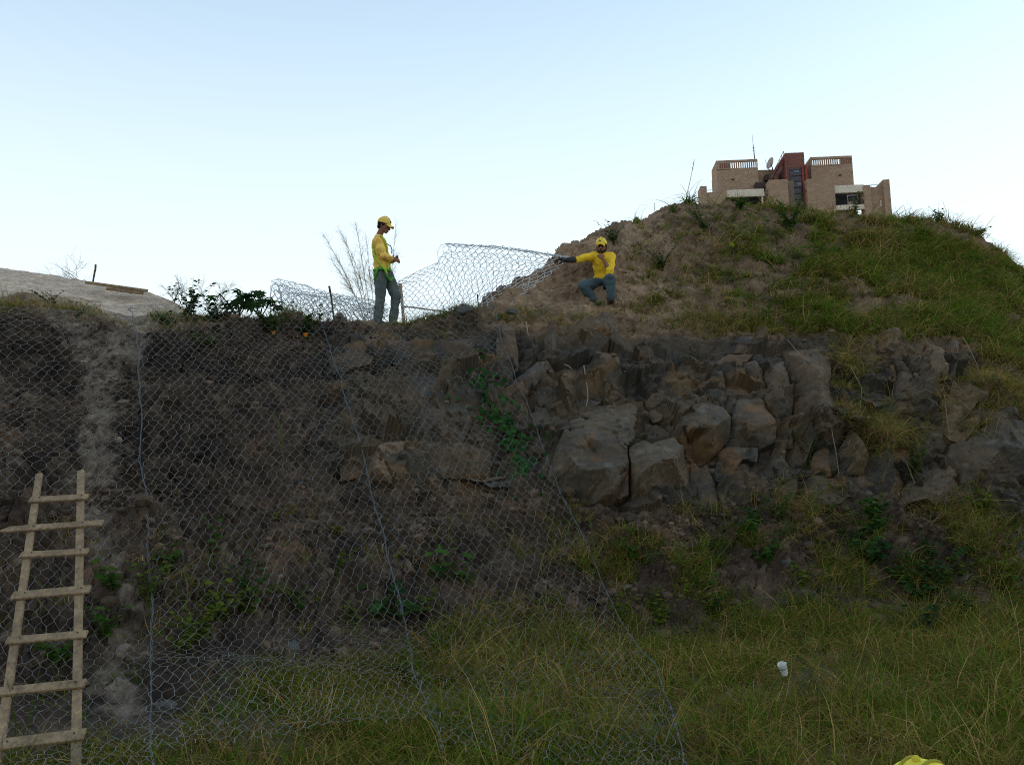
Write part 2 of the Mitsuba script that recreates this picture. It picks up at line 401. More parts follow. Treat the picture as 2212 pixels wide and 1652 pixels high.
# ------------------------------------------------------------------ the rock face: fractured blocks, each a piece of the cliff
PALETTE = {0: ([0.066, 0.064, 0.061], [0.105, 0.086, 0.066]), 1: ([0.088, 0.080, 0.068], [0.125, 0.100, 0.072]), 2: ([0.090, 0.068, 0.046], [0.135, 0.094, 0.056]), 3: ([0.14, 0.108, 0.074], [0.18, 0.135, 0.088]), 4: ([0.17, 0.130, 0.098], [0.22, 0.168, 0.125])}


_ZA, _ZB, _ZC, _ZD = (1071.4, 674.0, 0.17258), (1140.6, 864.1, 0.17258), (1434.4, 691.3, 0.20397), (1814.6, 691.3, 0.18043)
# the blocks one can tell apart: (survey window, kind, outline with height, points on the front with height)
BLOCKS = [
    (_ZB, 1, [(430, 460, .1), (520, 300, .05), (720, 180, 0), (1000, 80, 0), (1270, 60, .02), (1350, 150, .05), (1340, 330, .08), (1300, 560, .12), (1200, 690, .2), (1050, 600, .22), (900, 690, .25), (740, 660, .3), (640, 590, .32), (500, 560, .22)],
     [(950, 250, .14), (1180, 380, .18), (860, 520, .2), (700, 420, .17)]),
    (_ZB, 1, [(430, 485, .2), (640, 598, .34), (740, 668, .32), (900, 698, .27), (1050, 608, .24), (1188, 703, .2), (1200, 800, .2), (1218, 1000, .18), (1232, 1270, .1), (1100, 1300, .05), (1040, 1340, 0), (700, 1340, -.1), (500, 1250, -.1), (350, 1150, 0), (250, 1080, .05), (230, 980, .05), (330, 660, .08)],
     [(600, 630, .34), (520, 650, .3), (420, 800, .26), (480, 930, .33), (850, 880, .22), (1210, 910, .22), (950, 1060, .3), (1050, 1290, .2), (620, 1060, .3), (780, 780, .2)]),
    (_ZB, 1, [(1210, 760, .2), (1240, 700, .18), (1320, 640, .12), (1440, 600, .05), (1740, 590, .05), (1830, 660, .1), (1870, 760, .12), (1990, 930, 0), (2040, 1200, -.1), (2000, 1290, -.15), (1700, 1400, -.25), (1330, 1380, -.2), (1275, 1300, .05), (1258, 1100, .18), (1238, 900, .22)],
     [(1370, 690, .3), (1730, 660, .32), (1800, 760, .34), (1850, 770, .33), (1700, 980, .42), (1480, 1030, .42), (1330, 1140, .40), (1300, 1200, .36), (1600, 820, .36), (1650, 1200, .1), (1350, 1260, .2)]),
    (_ZC, 1, [(160, 960, .05), (400, 900, .05), (620, 980, .06), (680, 1080, .1), (680, 1300, .05), (600, 1380, 0), (380, 1590, -.2), (280, 1480, -.1), (270, 1320, 0), (200, 1290, .2), (140, 1150, .15)],
     [(560, 1050, .22), (580, 1200, .3), (440, 1300, .34), (270, 1290, .3), (350, 1080, .25), (480, 1480, .05)]),
    (_ZC, 0, [(640, 1340, 0), (690, 1100, .1), (740, 900, .08), (920, 870, .06), (990, 890, .1), (1030, 1010, .15), (1130, 1140, .15), (1150, 1340, .1), (980, 1410, .05), (800, 1390, 0)], [(900, 1140, .24), (880, 1260, .26), (1100, 1200, .2), (760, 1180, .16)]),
    (_ZC, 0, [(1005, 880, .05), (1080, 795, .05), (1320, 785, .05), (1345, 900, .08), (1335, 1100, .02), (1180, 1160, -.05), (1045, 1010, .05)], [(1110, 900, .28), (1310, 810, .24), (1090, 960, .25), (1150, 880, .28)]),
    (_ZC, 1, [(1060, 500, 0), (1250, 470, .05), (1285, 700, .12), (1315, 785, .1), (1080, 795, .1), (1040, 640, .05)], [(1150, 650, .16)]),
    (_ZC, 2, [(1255, 350, 0), (1420, 330, 0), (1620, 330, 0), (1740, 420, .02), (1750, 560, .05), (1730, 740, .05), (1790, 900, .05), (1850, 1090, 0), (1900, 1240, 0), (1820, 1400, -.1), (1600, 1310, -.05), (1480, 1330, -.15), (1355, 1340, -.05), (1348, 1000, .05), (1350, 800, 0), (1290, 560, .02)],
     [(1400, 560, .2), (1600, 740, .28), (1560, 900, .3), (1530, 1100, .32), (1600, 1280, .2), (1840, 1160, .18), (1640, 560, .15), (1460, 800, .2), (1700, 1100, .22)]),
    (_ZC, 3, [(1825, 1405, 0), (1950, 1190, .05), (2090, 1380, .1), (2140, 1500, .05), (2100, 1650, -.05), (1900, 1650, -.1), (1760, 1560, -.1)], [(1960, 1350, .22), (2050, 1500, .2)]),
    (_ZC, 2, [(1160, 1168, 0), (1335, 1110, 0), (1350, 1380, 0), (1180, 1380, -.05)], [(1310, 1250, .1)]),
    (_ZC, 0, [(480, 570, 0), (620, 540, 0), (640, 760, .05), (520, 740, 0)], [(590, 620, .12)]), (_ZC, 0, [(820, 470, 0), (960, 440, .03), (1040, 560, .05), (1030, 690, .05), (860, 700, 0)], [(930, 560, .16)]),
    (_ZC, 0, [(370, 790, 0), (560, 750, 0), (650, 850, .05), (620, 960, .05), (420, 880, 0)], [(550, 830, .18)]), (_ZC, 2, [(640, 390, 0), (940, 385, .03), (800, 540, 0), (480, 510, 0)], [(720, 440, .1)]),
    (_ZC, 0, [(720, 200, 0), (950, 190, 0), (950, 370, .03), (740, 370, .02)], [(800, 260, .12), (900, 300, .12)]), (_ZC, 2, [(930, 120, 0), (1040, 100, 0), (1130, 150, 0), (1110, 210, 0), (980, 200, 0)], [(1050, 140, .16)]),
    (_ZA, 1, [(0, 340, .05), (80, 160, .02), (240, 230, .05), (240, 420, .1), (280, 560, .08), (280, 740, 0), (180, 780, -.05), (0, 700, 0)], [(60, 330, .16), (230, 340, .18), (150, 500, .18)]),
    (_ZA, 0, [(310, 790, 0), (520, 680, .05), (640, 660, .05), (740, 780, .05), (640, 830, .15), (480, 1000, .08), (300, 1110, -.05), (180, 900, 0)], [(500, 740, .14), (630, 760, .2), (420, 900, .18)]),
    (_ZA, 0, [(650, 835, 0), (760, 795, 0), (780, 900, .02), (830, 1080, 0), (740, 1220, -.05), (520, 1150, -.05), (490, 1010, 0)], [(640, 1000, .06)]),
    (_ZA, 0, [(600, 150, 0), (800, 150, 0), (810, 400, 0), (780, 640, 0), (620, 640, 0), (600, 400, 0)], [(720, 200, .14), (720, 300, .1), (700, 420, .14), (700, 600, .16)]),
    (_ZA, 2, [(860, 200, 0), (1040, 140, .05), (1460, 70, .02), (1500, 260, .05), (1500, 400, .02), (1260, 380, 0), (1000, 420, -.05), (840, 600, -.05), (815, 440, -.05)], [(1200, 160, .16), (1320, 140, .2), (1200, 340, .15), (1340, 320, .18), (1000, 280, .1)]),
    (_ZA, 1, [(1160, 580, 0), (1240, 530, 0), (1550, 590, .02), (1560, 780, .05), (1480, 950, 0), (1100, 980, -.05), (1060, 780, -.05), (1140, 700, 0)], [(1240, 580, .12), (1250, 800, .16), (1500, 760, .15)]),
    (_ZA, 0, [(870, 1160, -.05), (1110, 1120, 0), (1330, 1150, 0), (1060, 1270, -.05), (890, 1260, -.05)], [(1000, 1170, .1)]), (_ZA, 2, [(800, 720, 0), (1000, 720, 0), (1050, 800, 0), (1060, 1100, -.05), (900, 1115, -.05), (800, 900, 0)], [(920, 960, .14), (900, 820, .1)]),
    (_ZA, 0, [(1100, 1010, 0), (1330, 1030, 0), (1330, 1140, 0), (1120, 1110, 0)], [(1200, 1060, .08)]), (_ZA, 2, [(1340, 1150, 0), (1370, 900, 0), (1480, 970, .03), (1560, 1080, .03), (1440, 1165, 0)], [(1430, 980, .1), (1420, 1080, .08)]),
    (_ZD, 3, [(980, 430, 0), (1040, 300, 0), (1180, 370, .05), (1210, 450, .1), (1180, 570, .1), (1250, 600, .1), (1240, 720, .08), (1210, 900, .02), (1130, 870, .02), (1000, 680, .05), (978, 560, .05)], [(1100, 520, .22), (1150, 700, .26)]),
    (_ZD, 0, [(1215, 440, 0), (1310, 230, 0), (1420, 250, 0), (1380, 480, .05), (1360, 720, 0), (1255, 730, 0), (1258, 600, .05), (1195, 560, .05)], [(1300, 420, .16), (1330, 600, .14)]), (_ZD, 2, [(840, 320, 0), (1000, 300, 0), (968, 455, .03), (870, 445, 0)], [(930, 380, .1)]),
    (_ZD, 3, [(810, 505, 0), (860, 460, .02), (965, 470, .05), (965, 600, .05), (900, 635, 0), (840, 600, 0)], [(900, 530, .14)]), (_ZD, 3, [(855, 655, 0), (968, 640, .03), (1055, 790, .05), (1125, 900, .05), (1200, 950, .02), (1160, 1060, -.05), (1060, 1060, -.05), (960, 920, 0), (910, 790, 0)], [(1000, 800, .16), (1100, 960, .15)]),
    (_ZD, 0, [(655, 560, 0), (820, 560, 0), (900, 760, 0), (975, 930, 0), (880, 940, -.05), (640, 940, -.05)], [(720, 700, .06), (800, 850, .06)]), (_ZD, 2, [(520, 540, 0), (645, 560, .03), (645, 760, .02), (560, 740, 0), (530, 650, 0)], [(590, 620, .1)]),
    (_ZD, 2, [(430, 380, 0), (480, 150, 0), (700, 100, 0), (760, 200, 0), (680, 380, .05), (520, 420, 0)], [(580, 250, .22)]), (_ZD, 3, [(1305, 900, 0), (1320, 760, .03), (1480, 780, .05), (1700, 900, .05), (1700, 1060, .1), (1580, 1050, .1), (1500, 1170, .05), (1430, 1235, 0), (1420, 1095, 0), (1260, 940, 0)], [(1480, 900, .16), (1650, 1000, .22)]),
    (_ZD, 3, [(1055, 1070, 0), (1250, 945, .02), (1412, 1100, .05), (1425, 1240, .05), (1600, 1185, .1), (1615, 1340, .05), (1450, 1500, 0), (1260, 1450, 0), (1150, 1200, 0)], [(1300, 1150, .16), (1560, 1290, .18)]),
    (_ZD, 0, [(1625, 1130, .03), (1800, 1080, .05), (2000, 1110, .05), (2040, 1250, .08), (2203, 1340, .05), (2500, 1420, 0), (2500, 2150, -.1), (1900, 2150, -.2), (1500, 2050, -.15), (1250, 1700, -.05), (1300, 1510, 0), (1630, 1350, .05)],
     [(1750, 1300, .2), (1960, 1200, .24), (1500, 1500, .12), (1800, 1600, .22), (2150, 1700, .24), (1600, 1850, .12), (1450, 1700, .1)]),
    ((0, 0, 1), 4, [(793, 985, 0), (815, 968, 0), (875, 966, .02), (866, 1000, .03), (848, 1052, -.05), (793, 1040, -.05)], [(820, 990, .14), (850, 985, .14), (812, 1030, .08)]), ((0, 0, 1), 2, [(730, 985, -.05), (800, 975, 0), (786, 1035, -.03), (735, 1040, -.1)], [(765, 1000, .03)]),
    ((0, 0, 1), 0, [(700, 760, 0), (760, 728, 0), (830, 735, .02), (800, 800, .03), (720, 812, -.05)], [(770, 765, .12)]), ((0, 0, 1), 0, [(830, 735, 0), (900, 750, .05), (1000, 745, .05), (1045, 770, .05), (960, 800, -.05), (850, 790, -.05)], [(900, 760, .16), (990, 765, .16)]),
    ((0, 0, 1), 0, [(860, 815, -.05), (940, 810, 0), (1000, 830, 0), (1030, 900, 0), (1000, 960, -.05), (900, 950, -.1), (870, 880, -.05)], [(940, 850, .1), (960, 920, .08)]), ((0, 0, 1), 2, [(890, 965, -.05), (1000, 965, 0), (1060, 985, 0), (1060, 1040, -.08), (900, 1030, -.1)], [(980, 990, .08)]),
]


def hero(win, outline, inner):
    x0, y0, k = win
    pts = np.array(outline + inner, float)
    xy = np.c_[x0 + k * pts[:, 0], y0 + k * pts[:, 1]]
    return Polygon(xy[:len(outline)]).buffer(0), LinearNDInterpolator(xy, 1.3 * pts[:, 2])


def rock_cells(taken):
    """fine cells, gathered round the surveyed seeds into ragged blocks of very unequal size"""
    rng = np.random.default_rng(3)
    zone = Polygon(ROCK)
    fine = []
    while len(fine) < 900:
        q = np.array([rng.uniform(670, 2350), rng.uniform(660, 1140)])
        if zone.buffer(10).contains(Point(q)) and (not fine or np.min(np.linalg.norm(np.array(fine) - q, axis=1)) > 15):
            fine.append(q)
    fine = np.array(fine)
    ring = [zone.exterior.interpolate(s).coords[0] for s in np.arange(0, zone.exterior.length, 18)]
    ring = np.array([np.array(r) + 30 * unit(np.array(r) - np.array([np.clip(r[0], 900, 2000), 900.0])) for r in ring])
    seeds, kinds, wt = [], [], []
    tries = 0
    while tries < 4000 and len(seeds) < 60:
        tries += 1
        q = np.array([rng.uniform(690, 2330), rng.uniform(680, 1125)])
        if zone.contains(Point(q)) and not taken.contains(Point(q)) and (not seeds or min(np.linalg.norm((q - p) * [1, 0.7]) / w for p, w in zip(seeds, wt)) > 52):
            seeds.append(q)
            kinds.append(int(rng.choice([0, 0, 0, 1, 2, 2])))
            wt.append(rng.uniform(0.5, 1.0))
    seeds, wt = np.array(seeds), np.array(wt)
    sk = np.array([[1.0, 0.16], [0.0, 0.72]])                                       # blocks stand upright and lean a little
    d = np.linalg.norm(((fine[:, None] - seeds[None]) @ sk.T), axis=2) / wt[None]
    own = np.argmin(d + rng.uniform(0, 7, d.shape), 1)
    vor = Voronoi(np.vstack([fine, ring]))
    cells = []
    for k in range(len(fine)):
        reg = vor.regions[vor.point_region[k]]
        cells.append(None if -1 in reg or len(reg) < 3 else Polygon(vor.vertices[reg]))
    for s in range(len(seeds)):
        mine = [cells[k] for k in np.flatnonzero(own == s) if cells[k] is not None]
        if not mine:
            continue
        u = shapely.union_all(mine).intersection(zone.buffer(12)).difference(taken)
        for p in getattr(u, 'geoms', [u]):
            if p.geom_type == 'Polygon' and p.area > 320:
                yield s, kinds[s], Polygon(p.exterior).simplify(4.0)


def rock_block(k, kind, poly, rng, relief=None):
    left = poly.centroid.x < 1080
    poly = poly.buffer(-0.35 if not left else -1.2, join_style=2)
    if poly.is_empty or poly.geom_type != 'Polygon':
        return None
    L = poly.exterior.length
    step = 4.2
    edge = np.array([poly.exterior.interpolate(s).coords[0] for s in np.arange(0, L, step)][: int(L / step)])
    if len(edge) < 6:
        return None
    edge = edge + rng.normal(0, 0.3, edge.shape)
    poly = Polygon(edge).buffer(0)
    if poly.geom_type != 'Polygon':
        return None
    x0, y0, x1, y1 = poly.bounds
    gx, gy = np.meshgrid(np.arange(x0, x1, step), np.arange(y0, y1, step))
    cand = np.c_[gx.ravel(), gy.ravel()] + rng.uniform(-1.3, 1.3, (gx.size, 2))
    inner = cand[shapely.contains_xy(poly.buffer(-0.55 * step), cand[:, 0], cand[:, 1])]
    p2 = np.vstack([edge, inner])
    tri = Delaunay(p2).simplices
    cen = p2[tri].mean(1)
    tri = tri[shapely.contains_xy(poly, cen[:, 0], cen[:, 1])]
    n = len(edge)
    d1, d2 = p2[tri[:, 1]] - p2[tri[:, 0]], p2[tri[:, 2]] - p2[tri[:, 0]]
    cr = d1[:, 0] * d2[:, 1] - d1[:, 1] * d2[:, 0]
    tri = np.where((cr > 0)[:, None], tri[:, ::-1], tri)
    c = np.array(poly.centroid.coords[0])
    rel = (p2 - c) / F * 12.0                                                       # metres across the face
    size = math.sqrt(poly.area) / F * 12.0
    bord = shapely.distance(shapely.points(p2), Polygon(edge).exterior) / F * 12.0
    low = np.clip((c[1] - 800) / 200, 0, 1)
    if relief is not None:
        h = relief(p2)
        h = np.where(np.isnan(h), 0.0, h) - 0.012 * np.exp(-bord / 0.012) + 0.05 * low + 0.03 + (0.06 if left else 0.0)
    else:                                                                           # the rest: broken fronts set back among the large blocks
        h = np.full(len(p2), 9.0)
        main = np.array([rng.normal(0, 0.25), rng.normal(0.15, 0.2)])
        for j in range(4):
            a = main if j == 0 else np.array([rng.normal(0, 0.8), rng.choice([-0.9, 0.9, 1.3]) * rng.uniform(0.3, 1.0)])
            h = np.minimum(h, rel @ a + (0.0 if j == 0 else rng.uniform(0.10, 0.42) * size))
        h = np.clip(h - 0.02 * np.exp(-bord / 0.015), -0.20, 0.12) + rng.uniform(-0.03, 0.08) + 0.03 * low - (0.10 if left else 0.0)
    base, nrm = sheet(p2[:, 0], p2[:, 1])
    if relief is None and (np.ptp(base[:, 1]) > 0.75 or c[1] < 712 or (c[0] < 1075 and c[1] < 735)):
        return None
    nrm = unit(nrm * 0.5 + np.array([0.0, -1.0, 0.1]) * 0.5)
    q = base + nrm * h[:, None]
    s = rng.uniform(0, 50)
    q += nrm * ((0.02 if relief is not None else 0.06) * (meshkit.fbm(q * 3.2 + s, 3, 31) - 0.5) + (0.016 if relief is not None else 0.035) * (meshkit.fbm(q * np.array([8, 8, 22.0]) + s, 2, 32) - 0.5) + 0.012 * (meshkit.noise(q * 30 + s, 33) - 0.5) + 0.22 * facet(q, 0.26, 300 + k, 0.40, 0.16) + 0.16 * facet(q, 0.08, 900 + k, 0.4, 0.2))[:, None]
    back = base[:n] - nrm[:n] * 0.40
    v = np.vstack([q, back])
    i = np.arange(n)
    m = len(q)
    side = np.vstack([np.stack([i, (i + 1) % n, m + (i + 1) % n], 1), np.stack([i, m + (i + 1) % n, m + i], 1)])
    lo, hi = (np.array(x) for x in PALETTE[kind])
    g = 0.95 + rng.normal(0, 0.07)
    a = meshkit.fbm(v * 1.9, 3, 34)[:, None]
    b = meshkit.fbm(v * np.array([12, 12, 34.0]) + s, 3, 35)[:, None]
    t = np.clip((0.7 * a + 0.3 * b - 0.40) / 0.2, 0, 1)
    col = (lo * (1 - t) + hi * t) * g
    up = np.clip((860 - c[1]) / 130, 0, 1) * 0.55                                   # the upper courses are caked with brown earth
    mud = np.clip((meshkit.fbm(v * 3.0, 4, 39)[:, None] - 0.52 + 0.12 * up) / 0.10, 0, 1) * (0.45 + up)
    col = col * (1 - np.clip(mud, 0, 0.9)) + np.array([0.120, 0.083, 0.053]) * np.clip(mud, 0, 0.9)
    st = np.clip((meshkit.fbm(v * 2.2, 4, 36)[:, None] - 0.60) / 0.07, 0, 1) * 0.6
    col = col * (1 - st) + np.array([0.19, 0.108, 0.045]) * st                      # rust stains
    li = np.clip((meshkit.fbm(v * 7, 3, 37)[:, None] - 0.66) / 0.06, 0, 1) * 0.45
    col = col * (1 - li) + np.array([0.20, 0.19, 0.165]) * li                       # dust and lichen
    col *= (0.55 + 0.9 * b) * np.array([0.86, 0.77, 0.67])
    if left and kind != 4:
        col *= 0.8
    return (v, np.vstack([tri, side])), col


_rng = np.random.default_rng(17)
_taken = []
for _k, (_win, _kind, _o, _inn) in enumerate(BLOCKS):
    _poly, _rel = hero(_win, _o, _inn)
    _poly = _poly.difference(shapely.union_all(_taken)) if _taken else _poly
    _poly = max(getattr(_poly, 'geoms', [_poly]), key=lambda g: g.area)
    _taken.append(_poly)
    _r = rock_block(_k, _kind, _poly, _rng, _rel)
    if _r:
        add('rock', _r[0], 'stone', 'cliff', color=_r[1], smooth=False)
for _k, _kind, _poly in rock_cells(shapely.union_all(_taken)):
    _r = rock_block(_k, _kind, _poly, _rng)
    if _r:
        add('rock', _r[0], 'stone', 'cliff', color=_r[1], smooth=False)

# thin slate layers under the overhanging blocks and at the right end of the face


def slab(line, thick, depth, col, seed):
    rng = np.random.default_rng(seed)
    line = np.array(line, float)
    t = np.linspace(0, 1, 18)
    arc = np.r_[0, np.cumsum(np.linalg.norm(np.diff(line, axis=0), axis=1))]
    p = np.c_[np.interp(t * arc[-1], arc, line[:, 0]), np.interp(t * arc[-1], arc, line[:, 1])]
    b, n = sheet(p[:, 0], p[:, 1])
    th = thick * np.sin(np.pi * np.clip(t, 0.06, 0.94)) ** 0.5 * (0.7 + 0.6 * rng.random(18))
    front = b + np.array([0, -1, 0.0]) * (depth * (0.6 + 0.6 * rng.random(18)))[:, None]
    back = b + np.array([0, 0.3, 0.0])
    up = np.array([0, 0, 1.0])
    rows = [back + up * th[:, None] * 0.5, front + up * th[:, None] * 0.5 + [0, 0.03, 0], front + up * th[:, None] * 0.25, front - up * th[:, None] * 0.35, front - up * th[:, None] * 0.5 + [0, 0.03, 0], back - up * th[:, None] * 0.5]
    v = np.stack(rows, 1).reshape(-1, 3)
    v = v + 0.02 * (meshkit.noise(v * 25, seed)[:, None] - 0.5)
    i, j = np.meshgrid(np.arange(17), np.arange(6), indexing='ij')
    q = np.stack([i * 6 + j, i * 6 + (j + 1) % 6, (i + 1) * 6 + (j + 1) % 6, (i + 1) * 6 + j], -1).reshape(-1, 4)
    f = np.vstack([q[:, [0, 1, 2]], q[:, [0, 2, 3]], [[0, k + 1, k] for k in range(1, 5)], [[102, 102 + k, 103 + k] for k in range(1, 5)]])
    add('slate_layer', (v, f), 'stone', 'cliff', color=np.array(col) * rng.uniform(0.8, 1.2), smooth=False, vary=0.5, seed=seed)


_sl = 0
for _line, _n, _dy in (([(1536, 1098), (1620, 1092), (1722, 1068)], 7, 8), ([(1240, 1118), (1300, 1126), (1362, 1102)], 4, 8), ([(2085, 1185), (2150, 1165), (2230, 1130)], 8, 9),
                       ([(1380, 1128), (1450, 1122), (1500, 1106)], 5, 7), ([(985, 1032), (1050, 1036), (1105, 1030)], 2, 12)):
    for _k in range(_n):
        _o = RNG.uniform(-14, 14)
        slab([(x + _o, y + _dy * _k + RNG.uniform(-2, 2)) for x, y in np.array(_line)[[0, 1, 2]] * 1.0 + np.array([[RNG.uniform(-30, 60), RNG.uniform(-5, 5)], [0, RNG.uniform(-4, 4)], [RNG.uniform(-60, 30), RNG.uniform(-5, 5)]])], RNG.uniform(0.03, 0.085), RNG.uniform(0.02, 0.15), RNG.choice([[0.095, 0.075, 0.056], [0.075, 0.068, 0.060], [0.12, 0.085, 0.058]]), 100 + _sl)
        _sl += 1


# ------------------------------------------------------------------ loose stones
def stone_mesh(size, rng, flat=1.0, sub=2):
    m = trimesh.creation.icosphere(sub)
    v = np.array(m.vertices)
    for _ in range(7):
        n = unit(rng.normal(size=3))
        d = v @ n
        lim = rng.uniform(0.35, 0.8)
        v = v - np.where(d > lim, (d - lim) * 0.92, 0)[:, None] * n
    v = v * (1 + 0.16 * (meshkit.fbm(v * 2.5 + rng.uniform(0, 99), 3)[:, None] - 0.5))
    v = v * np.array([1, rng.uniform(0.7, 1), flat * rng.uniform(0.6, 0.9)]) * size
    a = rng.uniform(0, 6.3)
    R = np.array([[math.cos(a), -math.sin(a), 0], [math.sin(a), math.cos(a), 0], [0, 0, 1]])
    return v @ R.T, np.array(m.faces)


STONES = [(360, 1538, 44, 0, 'round grey boulder beside the first net seam near the bottom'), (480, 1558, 36, 1, 'brownish grey stone at the dark hollow in the grass under the net'), (634, 1396, 26, 0, 'grey stone with a square outline under the net'),
          (738, 1420, 44, 2, 'large pale brown lump of rock at the upper edge of the grass under the net'), (652, 1352, 20, 2, 'small brown stone above the square grey stone'), (566, 1392, 28, 2, 'reddish brown stone left of the square grey stone'),
          (256, 1478, 40, 3, 'pale grey crumbling boulder right of the ladder foot'), (270, 1410, 30, 3, 'pale earthy lump above the crumbling boulder'), (1292, 1222, 19, 2, 'pinkish stone at the right edge of the net, uppermost of three'),
          (1326, 1262, 22, 1, 'brown stone just right of the net edge below a pinkish one'), (1352, 1268, 18, 1, 'small grey brown stone behind the one beside the net edge'), (1300, 1300, 18, 2, 'reddish stone lying on the selvedge of the net'),
          (1432, 1308, 12, 2, 'small round reddish stone on dark earth by the yellow green fern'), (700, 1240, 42, 2, 'upright brown stone standing behind the net in mid slope'), (905, 1160, 40, 2, 'broad brown slab sunk in the slope right of the second seam'),
          (880, 1232, 40, 2, 'flat brown rock above the dark large leaved plant'), (570, 1180, 26, 1, 'angular grey stone in the slope left of the second seam'), (660, 1040, 22, 0, 'pale grey stone on the slope beneath the thin weed'),
          (795, 1145, 20, 1, 'dull stone close to the second seam wire at mid height'), (1470, 1385, 20, 1, 'grey clod at the lower end of the bare earth patch'), (1560, 1395, 18, 1, 'grey clod right of the bare earth patch'),
          (2080, 1250, 34, 1, 'smooth grey boulder in the right bank below the layered slate'), (1890, 1330, 30, 2, 'brown earth block at the top of the grass on the right'), (2010, 1330, 26, 2, 'reddish lump left of the dark creeping shoot'),
          (1745, 1285, 36, 0, 'bluish grey boulder in the right bank above the grass'), (1700, 1215, 26, 0, 'grey stone above the bluish boulder'), (1420, 800, 14, 0, 'small grey chip stuck on the rock face'), (1760, 1130, 24, 2, 'brown stone below the slate layers'),
          (1375, 476, 20, 0, 'dark boulder on the skyline of the hill above the crouching man'), (1000, 672, 30, 0, 'dark pointed rock at the cliff top beside the net'), (1110, 676, 32, 0, 'black jagged rock on the brink left of the crouching man'),
          (640, 1500, 24, 2, 'brown stone half sunk in grass below the square grey stone'), (810, 1390, 20, 2, 'earth lump right of the large pale one'), (1235, 1320, 20, 2, 'clod among others on the slope near the net edge'),
          (1190, 1350, 18, 2, 'reddish clod left of the net edge'), (1150, 1290, 20, 1, 'grey brown clod in the middle of the lower slope'), (740, 640 + 45, 26, 1, 'brown rock on the brink in front of the small net roll'), (850, 690, 14, 1, 'small stone by the boots of the standing man')]
SCOL = {0: [0.080, 0.076, 0.070], 1: [0.105, 0.084, 0.064], 2: [0.130, 0.084, 0.056], 3: [0.19, 0.15, 0.12]}
_rng = np.random.default_rng(5)
for _x, _y, _r, _c, _lab in STONES:
    _p, _n = at(_x, _y)
    _s = 0.72 * _r / F * _p[1]
    _v, _f = stone_mesh(_s, _rng, 1.0, 3)
    _v = _v * (1 + 0.9 * facet(_v, 0.55 * _s, int(_x), 0.5, 0.2)[:, None] / _s * 0.5) + _p - _n * 0.12 * _s
    tag(add('stone', (_v, _f), 'stone', color=SCOL[_c], smooth=False, vary=0.55, seed=int(_x), vscale=14), _lab, 'stone')


def scatter(weight, count, rng):
    """ground vertices drawn in proportion to weight x area"""
    area = np.linalg.norm(np.cross(np.gradient(TERRAIN, axis=0), np.gradient(TERRAIN, axis=1)), axis=-1)
    w = (np.asarray(weight).reshape(NR, NC) * area).ravel()
    i = rng.choice(len(w), count, p=w / w.sum())
    jit = rng.uniform(-0.5, 0.5, (count, 2))
    a, b = np.gradient(TERRAIN, axis=0).reshape(-1, 3), np.gradient(TERRAIN, axis=1).reshape(-1, 3)
    return i, TV[i] + a[i] * jit[:, :1] + b[i] * jit[:, 1:]


_in = (np.abs(TX - W / 2) < W / 2 + 120) & (TY > 300) & (TY < H + 160) & (VV < 10)
_vv, _tx, _ty = VV.ravel(), TX.ravel(), TY.ravel()
_ok = _in.ravel().astype(float)
_rng = np.random.default_rng(8)
_w = _ok * ((_vv > 2.4) & (_vv < 7.7)) * (1 - 0.9 * TF['rock']) * (0.25 + (meshkit.fbm(TV * 1.1, 2, 41) > 0.5)) * (1 - 0.7 * TF['lawn']) + 0.12 * _ok * ((_vv > 8) & (_vv < 10)) * (1 - TF['sand'])
_i, _p = scatter(_w, 9000, _rng)
_ico = trimesh.creation.icosphere(0)
_iv, _if = np.array(_ico.vertices), np.array(_ico.faces)
_sz = np.clip(_rng.lognormal(math.log(0.017), 0.62, len(_i)), 0.006, 0.09)
_def = 1 + 0.45 * (_rng.random((len(_i), len(_iv), 1)) - 0.5)
_v = _p[:, None] + _iv[None] * _def * _sz[:, None, None] * np.array([1, 0.9, 0.75])
_col = TC[_i] * _rng.uniform(0.7, 1.6, (len(_i), 1)) + np.array([0.012, 0.008, 0.005])
add('rubble', (_v.reshape(-1, 3), (_if[None] + (np.arange(len(_i)) * len(_iv))[:, None, None]).reshape(-1, 3)), 'matte', color=np.repeat(_col, len(_iv), 0))
tag('rubble', 'loose crumbs of earth and stone strewn over the slopes', 'rubble', kind='stuff')

# ------------------------------------------------------------------ wire netting
RSEAM1 = [(262, 694), (296, 705), (297, 780), (300, 900), (308, 1100), (318, 1350), (325, 1652), (330, 1800)]
RSEAM2 = [(680, 686), (696, 740), (730, 850), (770, 1000), (800, 1120), (830, 1250), (870, 1430), (912, 1570), (960, 1700)]
RSELV = [(1040, 668), (1066, 700), (1085, 770), (1120, 870), (1150, 940), (1182, 1030), (1215, 1110), (1250, 1190), (1330, 1370), (1420, 1500), (1472, 1652), (1500, 1760)]
LEFT = [(-380, 650), (-400, 760), (-420, 900), (-450, 1100), (-480, 1350), (-510, 1652), (-530, 1800)]


def poly_at(line, t):
    line = np.array(line, float)
    s = np.r_[0, np.cumsum(np.linalg.norm(np.diff(line, axis=0), axis=1))]
    return np.c_[np.interp(t * s[-1], s, line[:, 0]), np.interp(t * s[-1], s, line[:, 1])]


